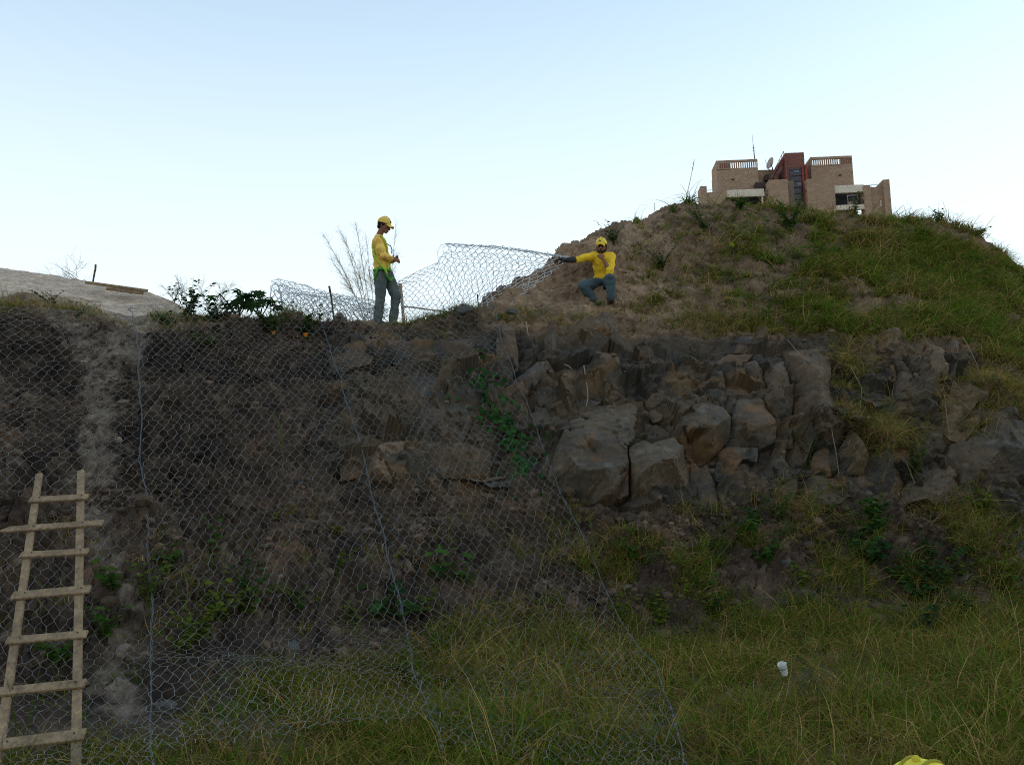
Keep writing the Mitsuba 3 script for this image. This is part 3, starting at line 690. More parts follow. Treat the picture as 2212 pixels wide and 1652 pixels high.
def hexnet(func, across, length, w, seed, jitter=0.007, r=0.0020):
    """twisted hexagonal netting on func(a, s): a in 0..1 across, s in 0..1 down; across and length in metres"""
    rng = np.random.default_rng(seed)
    n = max(2, int(round(across / w)))
    pitch = 0.80 * w
    rows = int(length / pitch)
    twist = 0.36
    top = {}
    A, S = [], []
    idx = 0
    for k in range(rows):
        off = 0.5 * (k % 2)
        for i in range(n + 1 - (k % 2)):
            a = (i + off) / n
            A += [a, a]
            S += [k / rows, (k + twist) / rows]
            top[k, i] = idx
            idx += 2
    p = func(np.array(A), np.array(S))
    p = p + rng.normal(0, jitter, p.shape)
    ea, eb, rr = [], [], []
    for (k, i), q in top.items():
        ea.append(q)
        eb.append(q + 1)
        rr.append(1.35 * r)
        for di in ((0, -1) if k % 2 == 0 else (0, 1)):
            nx = top.get((k + 1, i + di))
            if nx is not None:
                ea.append(q + 1)
                eb.append(nx)
                rr.append(r)
    return segments(p[ea], p[eb], np.array(rr), 3), p


def spacing(mid):
    """running length down a strip; on the flat the meshes are pulled long"""
    d = np.diff(mid, axis=0)
    full = np.linalg.norm(d, axis=1)
    steep = np.linalg.norm(d - d * [0, 0.8, 0], axis=1)
    return np.r_[0, np.cumsum(np.minimum(full, 0.35 * full + 0.65 * steep))]


def draped(left, right, lift, seed):
    """net between two surveyed lines, hung over the smooth sheet with sags and bulges"""
    def func(a, s):
        # even spacing along the ground, not along the survey
        t = np.linspace(0, 1, 80)
        mid = sheet(*(0.5 * (poly_at(left, t) + poly_at(right, t))).T)[0]
        arc = spacing(mid)
        u = np.interp(s * arc[-1], arc, t)
        l, r = poly_at(left, u), poly_at(right, u)
        q = l * (1 - a)[:, None] + r * a[:, None]
        p, n = sheet(q[:, 0], q[:, 1])
        on_ground = np.clip((q[:, 1] - 1380) / 160, 0, 1)
        h = lift * (1 + (0.9 if right is not RSELV else -0.1) * on_ground) + 0.16 * (1 - 0.6 * on_ground) * (meshkit.fbm(p * 1.1, 3, seed) - 0.5) + 0.04 * (meshkit.fbm(p * 4.0, 2, seed + 1) - 0.5)
        side = np.stack([meshkit.noise(p * 1.3, seed + 2) - 0.5, 0 * h, meshkit.noise(p * 1.3, seed + 3) - 0.5], -1) * 0.10
        return p + n * h[:, None] + side
    t = np.linspace(0, 1, 60)
    mid = sheet(*(0.5 * (poly_at(left, t) + poly_at(right, t))).T)[0]
    wid = np.linalg.norm(sheet(*poly_at(left, t).T)[0] - sheet(*poly_at(right, t).T)[0], axis=1).mean()
    return func, wid, spacing(mid)[-1]


def lacing(line, lift, seed, name_parent, name, r=0.0035, twist=0.007):
    t = np.linspace(0, 1, 260)
    q = poly_at(line, t)
    p, n = sheet(q[:, 0], q[:, 1])
    p = p + n * (lift + 0.10 * (meshkit.fbm(p * 1.1, 3, seed)[:, None] - 0.5))
    p[:, 0] += 0.022 * (meshkit.noise(p * 6, seed) - 0.5) + 0.09 * (meshkit.fbm(p * 1.6, 2, seed + 5) - 0.5)
    ms = []
    for ph in (0, math.pi):
        w = twist * (0.3 + meshkit.noise(p * 3.1, seed + 7))
        o = np.stack([np.cos(t * 150 + ph) * w, np.sin(t * 150 + ph) * w, 0 * t], -1)
        ms.append(tube(p + o, r, 4))
    return add(name, cat(ms), 'matte', name_parent, color=(0.11, 0.125, 0.145))


for _l, _r, _lab, _sd in ((LEFT, RSEAM1, 'strip of hexagonal wire netting on the left, behind the wooden ladder', 201), (RSEAM1, RSEAM2, 'middle strip of hexagonal wire netting between the two laced seams', 211),
                          (RSEAM2, RSELV, 'right strip of hexagonal wire netting with a free edge crossing the rock face', 221)):
    _t = thing('wire_net', _lab, 'wire net', 'strips of rockfall netting hung down the bank')
    _f, _w, _len = draped(_l, _r, 0.13 if _l is LEFT else 0.21, _sd)
    _m, _ = hexnet(_f, _w, _len, 0.101, _sd)
    add('netting', _m, 'wire', _t)
    if _r is RSELV:
        lacing(RSELV, 0.21, 221, _t, 'edge_wire', 0.0035, 0.004)
tag(lacing(RSEAM1, 0.20, 203, None, 'lacing_wire'), 'twisted bluish wire lacing the left seam of the netting', 'wire')
tag(lacing(RSEAM2, 0.23, 213, None, 'lacing_wire'), 'twisted grey wire lacing the slanting middle seam of the netting', 'wire')


def lofted(rows):
    """smooth surface through rows of world points; a along each row, s from row to row"""
    R = np.array([[poly3(np.array(r, float), np.linspace(0, 1, 24))] for r in rows])[:, 0]
    k = np.linspace(0, 1, len(rows))
    f = PchipInterpolator(k, R, axis=0)

    def func(a, s):
        g = f(np.linspace(0, 1, 90))
        ia, is_ = a * 23, s * 89
        i0, j0 = np.clip(np.floor(ia).astype(int), 0, 22), np.clip(np.floor(is_).astype(int), 0, 88)
        u, v = (ia - i0)[:, None], (is_ - j0)[:, None]
        return (g[j0, i0] * (1 - u) + g[j0, i0 + 1] * u) * (1 - v) + (g[j0 + 1, i0] * (1 - u) + g[j0 + 1, i0 + 1] * u) * v
    g = f(np.linspace(0, 1, 60))
    return func, np.linalg.norm(np.diff(g[:, ::1], axis=1), axis=2).sum(1).mean(), np.linalg.norm(np.diff(g[:, 12], axis=0), axis=1).sum()


def poly3(line, t):
    s = np.r_[0, np.cumsum(np.linalg.norm(np.diff(line, axis=0), axis=1))]
    return np.stack([np.interp(t * s[-1], s, line[:, k]) for k in range(3)], -1)


# the strip being unrolled: it rises from the brink to a scroll held by the crouching man
_roll = thing('wire_net_roll', 'half unrolled net of hexagonal wire held up by the crouching man', 'wire net')
_rows = [[P(868, 690, 14.15), P(950, 694, 14.1), P(965, 690, 14.1), P(1040, 672, 14.0), P(1105, 655, 14.1)],
         [P(866, 652, 14.5), P(948, 645, 14.45), P(962, 640, 14.45), P(1060, 630, 14.35), P(1150, 622, 14.35)],
         [P(862, 622, 14.9), P(945, 596, 14.8), P(960, 578, 14.8), P(1070, 580, 14.6), P(1200, 584, 14.5)],
         [P(860, 606, 15.0), P(943, 568, 15.0), P(957, 536, 15.0), P(1085, 542, 14.8), P(1226, 558, 14.7)]]
_f, _w, _len = lofted(_rows)
_m, _ = hexnet(_f, _w, _len, 0.108, 231, 0.009, 0.0046)
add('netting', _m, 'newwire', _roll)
# its curled top falls back behind it
_rows = [[P(957, 536, 15.0), P(1085, 541, 14.8), P(1226, 558, 14.7)], [P(962, 526, 15.2), P(1085, 533, 15.0), P(1226, 554, 14.8)], [P(966, 528, 15.45), P(1085, 537, 15.2), P(1224, 556, 14.95)],
         [P(960, 560, 15.6), P(1085, 562, 15.35), P(1215, 572, 15.05)], [P(962, 618, 15.6), P(1080, 600, 15.4), P(1165, 598, 15.1)], [P(975, 668, 15.5), P(1060, 640, 15.4), P(1120, 620, 15.1)]]
_f, _w, _len = lofted(_rows)
_m, _ = hexnet(_f, _w, _len, 0.108, 241, 0.010, 0.0044)
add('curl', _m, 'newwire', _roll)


def scroll(a, s, p0, p1, r0, r1, turns, start):
    ax = p0 + (p1 - p0) * a[:, None]
    r = (r0 + (r1 - r0) * a) * (1 - 0.16 * s * turns)
    th = start + 2 * math.pi * turns * s
    return ax + np.stack([0 * a, np.cos(th) * r, np.sin(th) * r], -1) + 0.02 * np.sin(9 * a + 5 * s)[:, None]


_m = tube(np.array([P(860, 608, 15.0), P(905, 585, 15.0), P(948, 566, 15.0), P(945, 545, 15.05), P(952, 530, 15.05), P(966, 526, 15.1), P(1090, 538, 14.95), P(1190, 549, 14.8), P(1232, 556, 14.7)]), 0.0045, 4)
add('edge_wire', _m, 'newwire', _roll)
# the second roll, lying behind the brink
_roll = thing('wire_net_roll', 'roll of hexagonal wire netting lying on the ground left of the standing man', 'wire net')
_ax0, _ax1 = P(597, 664, 14.2), P(835, 696, 15.1)
_m, _ = hexnet(lambda a, s: scroll(a, s, _ax0, _ax1, 0.44, 0.30, 2.6, 1.0), np.linalg.norm(_ax1 - _ax0), 2 * math.pi * 0.33 * 2.6, 0.105, 251, 0.012, 0.0044)
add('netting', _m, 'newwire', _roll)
_th = np.linspace(0, 2 * math.pi * 2.2, 70)
_m = tube(_ax0 + np.stack([0 * _th, np.cos(_th) * 0.40 * (1 - 0.07 * _th / 6), np.sin(_th) * 0.40 * (1 - 0.07 * _th / 6)], -1), 0.005, 4)
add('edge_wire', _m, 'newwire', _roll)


# ------------------------------------------------------------------ grass
def blades(p, up, length, width, bend, col, rng, segs=3, tip=None):
    """tapering curved blades rooted at p; bend: how far the tip droops to the side"""
    n = len(p)
    side = rng.normal(size=(n, 3)) * np.array([1, 1, 0.25])
    lean = unit(side)
    d0 = unit(up + 0.35 * rng.normal(size=(n, 3)) * np.array([1, 1, 0.4]))
    wv = unit(np.cross(d0, rng.normal(size=(n, 3))))
    L, B = np.broadcast_to(length, (n,))[:, None], np.broadcast_to(bend, (n,))[:, None]
    V, C = [], []
    for k in range(segs + 1):
        t = k / segs
        c = p + d0 * (L * t * (1 - 0.35 * B * t)) + lean * (L * B * t * t) - np.array([0, 0, 1.0]) * (L * 0.45 * B * B * t ** 3)
        w = np.broadcast_to(width, (n,))[:, None] * (1 - t) ** 0.7 * 0.5
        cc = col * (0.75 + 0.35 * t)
        if k < segs:
            V += [c - wv * w, c + wv * w]
            C += [cc, cc]
        else:
            V.append(c)
            C.append(cc)
    m = 2 * segs + 1
    v = np.stack(V, 1).reshape(-1, 3)
    c = np.stack(C, 1).reshape(-1, 3)
    f = []
    for k in range(segs - 1):
        f += [[2 * k, 2 * k + 1, 2 * k + 3], [2 * k, 2 * k + 3, 2 * k + 2]]
    f.append([2 * segs - 2, 2 * segs - 1, 2 * segs])
    return v, (np.array(f)[None] + (np.arange(n) * m)[:, None, None]).reshape(-1, 3), c


GREENS = np.array([[0.185, 0.205, 0.024], [0.230, 0.215, 0.030], [0.130, 0.175, 0.022], [0.270, 0.230, 0.044]])
STRAW = np.array([[0.46, 0.310, 0.110], [0.54, 0.380, 0.160], [0.33, 0.205, 0.085]])
FRESH = np.array([[0.120, 0.220, 0.022], [0.090, 0.190, 0.026], [0.160, 0.250, 0.030]])


def blade_colours(n, dry, fresh, rng):
    """dry, fresh: share of straw and of fresh green per blade"""
    c = GREENS[rng.integers(0, len(GREENS), n)]
    r = rng.random(n)
    c = np.where((r < dry)[:, None], STRAW[rng.integers(0, 3, n)], c)
    c = np.where((r > 1 - fresh)[:, None], FRESH[rng.integers(0, 3, n)], c)
    return c * rng.uniform(0.75, 1.25, (n, 1))


def sod(name, label, weight, count, lmin, lmax, width, bend, dry, fresh, seed, segs=3, tuft=1):
    rng = np.random.default_rng(seed)
    i, p = scatter(weight, count // tuft, rng)
    i, p = np.repeat(i, tuft), np.repeat(p, tuft, 0)
    p = p + rng.normal(0, 0.010 + 0.003 * tuft, p.shape) * [1, 1, 0.2] * (tuft > 1)
    n = TN.reshape(-1, 3)[i]
    up = unit(n * 0.5 + np.array([0, -0.12, 1.0]))
    L = rng.uniform(lmin, lmax, len(i)) * (0.6 + 0.8 * meshkit.fbm(p * 1.4, 2, seed))
    dr_ = np.clip(dry + 3.0 * (meshkit.fbm(p * 1.3, 3, seed + 1) - 0.5), 0.05, 0.95)
    fr = np.clip(fresh * 2.2 * (meshkit.fbm(p * 0.9, 3, seed + 3) - 0.28), 0, 1)
    dr_ = np.clip(dr_ - 0.10 * np.clip(p[:, 0] / 2.0, -1, 1), 0.03, 0.97)
    if tuft > 1:                                                                     # the blades of a tuft are alike
        g = len(i) // tuft
        dr_ = np.clip(0.6 * dr_ + 0.9 * np.repeat((rng.random(g) < dry * 0.5), tuft), 0, 1)
        L = L * np.repeat(rng.lognormal(-0.05, 0.32, g), tuft)
        c = blade_colours(len(i), dr_, np.clip(fr + 0.5 * np.repeat(rng.random(g) < 0.25, tuft), 0, 1), rng) * np.repeat(rng.uniform(0.5, 1.3, (g, 1)), tuft, 0)
    else:
        c = blade_colours(len(i), dr_, fr, rng)
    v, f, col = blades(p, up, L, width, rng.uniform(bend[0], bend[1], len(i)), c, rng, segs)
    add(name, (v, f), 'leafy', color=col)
    tag(name, label, 'grass', kind='stuff')


_n1 = meshkit.fbm(TV * 1.0, 3, 61)
_n2 = meshkit.fbm(TV * 2.6, 3, 62)
_under = np.clip((_tx - 1000) / 300, 0, 1)
_wl = _ok * np.clip(TF['lawn'] * 1.3 - 0.1, 0, 1) * (0.25 + 1.2 * np.clip((_n1 - 0.36) / 0.2, 0, 1)) * (TV[:, 1] < 11.5)
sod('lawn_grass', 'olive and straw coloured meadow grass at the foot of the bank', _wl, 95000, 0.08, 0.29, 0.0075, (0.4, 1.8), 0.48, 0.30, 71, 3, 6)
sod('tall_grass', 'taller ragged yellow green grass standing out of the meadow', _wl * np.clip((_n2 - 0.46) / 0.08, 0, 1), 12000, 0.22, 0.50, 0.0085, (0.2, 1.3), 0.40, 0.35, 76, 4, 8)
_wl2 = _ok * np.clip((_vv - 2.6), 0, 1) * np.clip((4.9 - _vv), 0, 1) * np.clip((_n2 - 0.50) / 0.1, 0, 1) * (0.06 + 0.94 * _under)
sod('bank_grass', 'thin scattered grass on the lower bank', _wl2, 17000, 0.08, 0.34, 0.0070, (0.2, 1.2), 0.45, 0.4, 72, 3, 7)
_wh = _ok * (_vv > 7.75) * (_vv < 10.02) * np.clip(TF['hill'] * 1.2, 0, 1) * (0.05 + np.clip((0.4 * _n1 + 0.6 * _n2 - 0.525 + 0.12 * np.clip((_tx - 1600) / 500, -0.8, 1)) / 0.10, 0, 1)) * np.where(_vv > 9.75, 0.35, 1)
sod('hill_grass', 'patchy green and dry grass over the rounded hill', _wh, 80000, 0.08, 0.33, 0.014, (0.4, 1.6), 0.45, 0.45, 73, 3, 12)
_we = _ok * np.exp(-((_vv - 8.0) / 0.16) ** 2) * np.clip((_n2 - 0.42) / 0.1, 0, 1) * ((_tx < 720) | (_tx > 850)) * np.where(_tx < 280, 0.5, 1.0) * (1 - 0.9 * TF['sand']) * np.where((_tx > 1100) & (_tx < 1550), 0.35, 1)
sod('brink_grass', 'short green weeds and dry stalks along the brink of the bank', _we, 16000, 0.05, 0.24, 0.007, (0.3, 1.3), 0.45, 0.35, 74, 3, 4)
_wd = np.zeros(len(TV))
for _c, _rx, _ry, _a in (((2150, 870), 90, 60, 1.0), ((1925, 935), 75, 45, 1.0), ((1790, 1080), 110, 40, 0.7), ((1900, 1000), 60, 50, 0.4), ((2060, 1120), 70, 70, 0.5), ((1840, 790), 40, 60, 0.5), ((1960, 715), 80, 18, 0.8), ((1420, 680), 90, 24, 0.5), ((1500, 690), 120, 20, 0.6),
                         ((1330, 690), 60, 10, 0.3), ((1840, 900), 30, 40, 0.6), ((1640, 690), 70, 24, 0.5)):
    _wd = np.maximum(_wd, _a * np.exp(-((_tx - _c[0]) / _rx) ** 2 - ((_ty - _c[1]) / _ry) ** 2))
_wd = _wd * _ok * np.clip((_n2 - 0.40) / 0.1, 0, 1)
sod('dry_grass', 'matted straw coloured grass hanging over the ledges of the rock face', np.where(_wd > 0.08, _wd, 0), 13000, 0.12, 0.42, 0.007, (0.5, 1.6), 0.85, 0.05, 75, 3, 5)

# ------------------------------------------------------------------ the wooden ladder
scene['mat_wood'] = {'type': 'twosided', 'b': {'type': 'principled', 'base_color': mikit.proc(lambda p, n, uv: mikit.mix((0.175, 0.108, 0.055), (0.345, 0.230, 0.125), mikit.fbm(p.x * 5, p.y * 5, p.z * 7, 4))
                     * (0.55 + 0.6 * mikit.noise(p.x * 60, p.y * 60, p.z * 14) + 0.3 * mikit.smoothstep(0.45, 0.6, mikit.fbm(p.x * 14, p.y * 14, p.z * 14, 2)) * 0.6)), 'roughness': 0.8}}
def S0(p, r):
    return m3.Manifold.sphere(float(r), 8).translate([float(c) for c in p])


_lad = thing('ladder', 'rough ladder nailed from pale planks leaning on the netted bank', 'ladder')
_LT, _LB, _RT, _RB = P(85, 1024, 8.25), P(3, 1588, 6.05), P(175, 1017, 8.25), P(164, 1648, 5.85)
_face = unit(np.cross(_RT - _RB, _LT - _RT))
_face = _face if _face[1] < 0 else -_face
for _a, _b in ((_LT, _LB), (_RT, _RB)):
    add('rail', beam(_a, _b + (_b - _a) * max(0.0, (_b[2] + 0.02) / (_a[2] - _b[2])), 0.056, 0.03, _face), 'wood', _lad)


def on_rails(x, y, lift=0.028):
    """the point of the ladder's front seen at (x, y)"""
    r = ray(x, y)
    o = _RT + _face * lift
    return EYE + r * (np.dot(o - EYE, _face) / np.dot(r, _face))


for _l, _r, _w in (((64, 1080), (190, 1073), 0.068), ((20, 1143.5), (222, 1129), 0.066), ((44, 1199), (190, 1191), 0.066), ((26, 1287), (195, 1272), 0.080), ((14, 1384), (188, 1369), 0.068), ((-4, 1494), (185, 1475), 0.070), ((-18, 1610), (183, 1585), 0.082), ((-50, 1738), (178, 1714), 0.075)):
    _m = beam(on_rails(*_l), on_rails(*_r), _w, 0.022, _face)
    _k = add('rung', _m, 'wood', _lad)
    for _rx in (0, 1):                                                               # nail heads where it crosses the rails
        _a2, _b2 = ((_LT, _LB), (_RT, _RB))[_rx]
        _q = on_rails(*_l) + (on_rails(*_r) - on_rails(*_l)) * (0.14 + 0.72 * _rx if _w != 0.066 or _l[0] != 20 else (0.24, 0.76)[_rx])
        add('nail', cat([arr(S0(_q + _face * 0.011 + np.array([_s * 0.016, 0, _s * 0.010]), 0.006)) for _s in (-1, 1)]), 'matte', _k, color=(0.06, 0.05, 0.045))
    if _w == 0.066 and _l[0] == 20:                                                  # the long one is a sharpened stake
        _p0, _p1 = on_rails(20, 1143.5), on_rails(222, 1129)
        _tip = on_rails(-4, 1148)
        _v, _f = _m
        scene[_k] = mikit.ply(arr(m3.Manifold.batch_hull([m3.Manifold.hull_points(_v.tolist()), m3.Manifold.sphere(0.006, 8).translate(_tip.tolist())])), 'mat_wood')
        tag(_k, 'long rung made from a sharpened stake')


def stick(name, label, pts, r, col, cat_='stake', bsdf='matte', parent=None):
    pts = np.array(pts, float)
    t = np.linspace(0, 1, 4 * len(pts))
    q = poly3(pts, t)
    q = q + 0.4 * r * (meshkit.noise(q[:, None, :].repeat(3, 1) * 14 + np.arange(3)[None, :, None] * 9, 5) - 0.5)
    k = add(name, tube(q, r * (1.05 - 0.3 * t), 7), bsdf, parent, color=col, vary=0.4)
    return tag(k, label, cat_) if label else k


stick('stake', 'pale peeled stake standing right of the standing man', [P(864, 614, 14.9), P(868, 650, 14.85), P(873, 700, 14.8)], 0.030, (0.42, 0.29, 0.19))
stick('pole', 'thin pole tied low to the pale stake, running to the right', [P(872, 662, 14.85), P(930, 669, 14.8), P(990, 677, 14.7)], 0.014, (0.30, 0.24, 0.16), 'pole')
stick('stake', 'thin dark stick standing before the small net roll', [P(711, 618, 14.2), P(716, 645, 14.2), P(722, 695, 14.2)], 0.016, (0.09, 0.07, 0.06))
stick('rebar', 'short dark iron rod stuck in the brink beside the pointed rock', [P(1031, 636, 14.1), P(1033, 655, 14.1), P(1034, 690, 14.1)], 0.010, (0.07, 0.06, 0.055), 'rod')
stick('stake', 'bent branch standing as a post on the sand heap', [P(207, 572, 16.2), P(204, 592, 16.2), P(200, 612, 16.2), P(200, 628, 16.2)], 0.018, (0.10, 0.085, 0.07))
_t = thing('board', 'weathered plank lying on the slope of the sand heap', 'board')
_a, _b = at(195, 626)[0] + [0, -0.12, 0.10], at(322, 654)[0] + [0, -0.12, 0.16]
add('plank', beam(_a, _b, 0.08, 0.04, (0, -0.3, 1)), 'wood', _t)
for _s in (0.45, 0.62, 0.80):
    _c = _a + (_b - _a) * _s
    add('batten', beam(_c + [-0.08, -0.05, -0.05], _c + [0.16, -0.05, -0.085], 0.05, 0.04, (0, -0.5, 1)), 'wood', _t)
for _pts, _r, _lab in (([(1259, 800), (1262, 820), (1266, 850), (1267, 870), (1264, 886)], 0.008, 'pale dead stem standing against the brown rock face'), ([(1136, 706), (1141, 736)], 0.008, 'short pale splinter of wood stuck in the rock'),
                       ([(1217, 797), (1226, 800), (1233, 807)], 0.007, 'small pale twig lying on the rock left of the dead stem')):
    stick('twig', _lab, [sheet(np.array([x]), np.array([y]))[0][0] + np.array([0, -0.24, 0.03]) for x, y in _pts], _r, (0.27, 0.22, 0.15), 'twig')
for _k, _pts in enumerate(([(1688, 745), (1712, 775), (1745, 805), (1765, 850), (1772, 880), (1780, 930)], [(1975, 735), (1990, 760), (2005, 770)], [(2060, 740), (2085, 790), (2100, 830)], [(1820, 800), (1845, 850), (1840, 900), (1865, 940), (1900, 975), (1935, 1000), (1955, 1050)],
                       [(2020, 880), (2030, 960)], [(1780, 935), (1790, 990), (1795, 1030)])):
    stick('root', ['long thin root trailing down the tall brown column of rock', 'pale root hanging over the tan block', 'root hanging beside the dark hollow at the right', 'crooked root winding across the grassy ledge', 'short root on the right of the tan blocks', 'root end below the tall brown column'][_k],
          [sheet(np.array([x]), np.array([y]))[0][0] + np.array([0, -0.30, 0.03]) for x, y in _pts], 0.0055, (0.20, 0.155, 0.10), 'root')

# a white cup thrown into the grass
_p, _n = at(1692, 1486)
_c = thing('cup', 'crumpled white plastic cup lying in the grass', 'cup')
_pr = np.array([[0.0, 0.0], [0.030, 0.0], [0.0305, 0.004], [0.046, 0.118], [0.049, 0.121], [0.046, 0.124], [0.043, 0.120], [0.028, 0.008], [0.0, 0.007]])
_a = np.linspace(0, 2 * np.pi, 25)[:-1]
_v = np.stack([_pr[:, None, 0] * np.cos(_a), _pr[:, None, 0] * np.sin(_a), np.broadcast_to(_pr[:, 1:], (9, 24))], -1).reshape(-1, 3)
_v[:, 0] *= 1 - 0.25 * np.clip(_v[:, 2] / 0.12, 0, 1) * (_v[:, 1] < 0)
_i, _j = np.meshgrid(np.arange(8), np.arange(24), indexing='ij')
_qf = np.stack([_i * 24 + _j, _i * 24 + (_j + 1) % 24, (_i + 1) * 24 + (_j + 1) % 24, (_i + 1) * 24 + _j], -1).reshape(-1, 4)
_ax = unit(np.array([-0.30, -0.25, 0.90]))
_ex = unit(np.cross(_ax, [0, 1, 0]))
_v = _p + np.array([0, -0.06, 0.12]) + (_v * 0.84) @ np.stack([_ex, np.cross(_ax, _ex), _ax])
add('body', (_v, _qf), 'cloth', _c, color=(0.66, 0.67, 0.66), smooth=True)
_v2 = _v.reshape(9, 24, 3)[2:4].copy()
_band = np.vstack([_v2[0] * 0.45 + _v2[1] * 0.55, _v2[0] * 0.28 + _v2[1] * 0.72])
_cc = _v2.mean(axis=(0, 1))
_band = _band + 0.0018 * unit(_band - _cc)
_j = np.arange(24)
add('stripe', (_band, np.stack([_j, (_j + 1) % 24, 24 + (_j + 1) % 24, 24 + _j], -1)), 'cloth', _c, color=(0.28, 0.34, 0.30))


# ------------------------------------------------------------------ people
def S(p, r, n=14):
    return m3.Manifold.sphere(float(r), n).translate([float(c) for c in p])


def chain(*pr):
    s = [S(p, r) for p, r in pr]
    return [m3.Manifold.batch_hull([s[i], s[i + 1]]) for i in range(len(s) - 1)] if len(s) > 1 else s


def blob(parts, edge=0.02, rounds=8, noise=0.0, seed=0):
    m = m3.Manifold.batch_boolean([q for p in parts for q in (p if isinstance(p, list) else [p])], m3.OpType.Add).refine_to_length(edge)
    v, f = arr(m)
    t = trimesh.Trimesh(v, f, process=True)
    trimesh.smoothing.filter_taubin(t, 0.5, -0.52, iterations=rounds)
    v = np.array(t.vertices)
    if noise:                                                                        # folds of cloth
        n = np.array(t.vertex_normals)
        v = v + n * (noise * (meshkit.fbm(v * np.array([13, 13, 9.0]), 3, seed)[:, None] - 0.5) + 0.16 * noise * np.sin(38 * v[:, 2:3] + 9 * meshkit.noise(v * 7, seed + 1)[:, None]))
    return v, np.array(t.faces)


def hull(*pr):
    return m3.Manifold.batch_hull([S(p, r) for p, r in pr])


def frame(f, u=(0, 0, 1)):
    f = unit(np.asarray(f, float))
    r = unit(np.cross(f, u))
    return f, r, np.cross(r, f)


def hand_parts(w, d, pn, curl, side, s=1.0):
    """palm and five fingers from the wrist w along d; pn: the way the palm looks; side: +1 or -1, where the thumb is"""
    d, pn = unit(d), unit(np.asarray(pn, float) - unit(d) * np.dot(pn, unit(d)))
    x = np.cross(d, pn) * side
    k0 = w + d * 0.085 * s
    out = [hull((w, 0.026 * s), (w + d * 0.03 * s + x * 0.012 * s, 0.019 * s), (k0 + x * 0.030 * s, 0.013 * s), (k0 - x * 0.030 * s, 0.012 * s))]
    for q, ln, sp in ((0.030, 0.074, 0.10), (0.010, 0.083, 0.02), (-0.011, 0.076, -0.05), (-0.030, 0.060, -0.12)):
        p = k0 + x * q * s
        e = unit(d + x * sp)
        pts = [(p - d * 0.02 * s, 0.0105 * s)]
        a = 0.15
        for j in range(3):
            a += curl * (0.55 + 0.12 * j)
            p = p + (e * math.cos(a) + pn * math.sin(a)) * ln * s * (0.46, 0.31, 0.23)[j]
            pts.append((p, (0.0098, 0.009, 0.008)[j] * s))
        out += chain(*pts)
    t0 = w + d * 0.022 * s + x * 0.022 * s
    t1 = t0 + unit(d * 0.55 + x * 0.75 + pn * 0.3) * 0.040 * s
    t2 = t1 + unit(d * 0.85 + x * 0.25 + pn * (0.3 + curl)) * 0.033 * s
    t3 = t2 + unit(d * 0.85 - x * 0.05 + pn * (0.3 + curl)) * 0.026 * s
    out += chain((t0, 0.013 * s), (t1, 0.0115 * s), (t2, 0.0105 * s), (t3, 0.0085 * s))
    return out


def head_parts(c, f, s=1.0, beard=False):
    """skull, jaw, nose, brow, ears and neck stub; c: centre between the ears"""
    f, r, u = frame(f)
    o = lambda a, b, k: c + (f * a + r * b + u * k) * s  # noqa: E731
    out = [hull((o(-0.035, 0, 0.045), 0.078 * s), (o(0.025, 0, 0.045), 0.072 * s)), hull((o(0.02, 0.03, -0.03), 0.045 * s), (o(0.02, -0.03, -0.03), 0.045 * s), (o(0.058, 0, 0.03), 0.045 * s)),
           hull((o(0.02, 0.035, -0.05), 0.032 * s), (o(0.02, -0.035, -0.05), 0.032 * s), (o(0.072, 0, -0.088), 0.024 * s), (o(0.07, 0, -0.05), 0.030 * s)),
           hull((o(0.098, 0, 0.012), 0.008 * s), (o(0.120, 0, -0.028), 0.011 * s), (o(0.100, 0.013, -0.032), 0.009 * s), (o(0.100, -0.013, -0.032), 0.009 * s)),
           hull((o(0.088, 0.034, 0.020), 0.013 * s), (o(0.094, 0, 0.022), 0.012 * s), (o(0.088, -0.034, 0.020), 0.013 * s)),
           hull((o(0.090, 0.016, -0.056), 0.008 * s), (o(0.096, 0, -0.055), 0.009 * s), (o(0.090, -0.016, -0.056), 0.008 * s))]
    for k in (1, -1):
        out.append(hull((o(-0.012, 0.079 * k, 0.010), 0.012 * s), (o(-0.006, 0.079 * k, -0.030), 0.010 * s)))
    return out


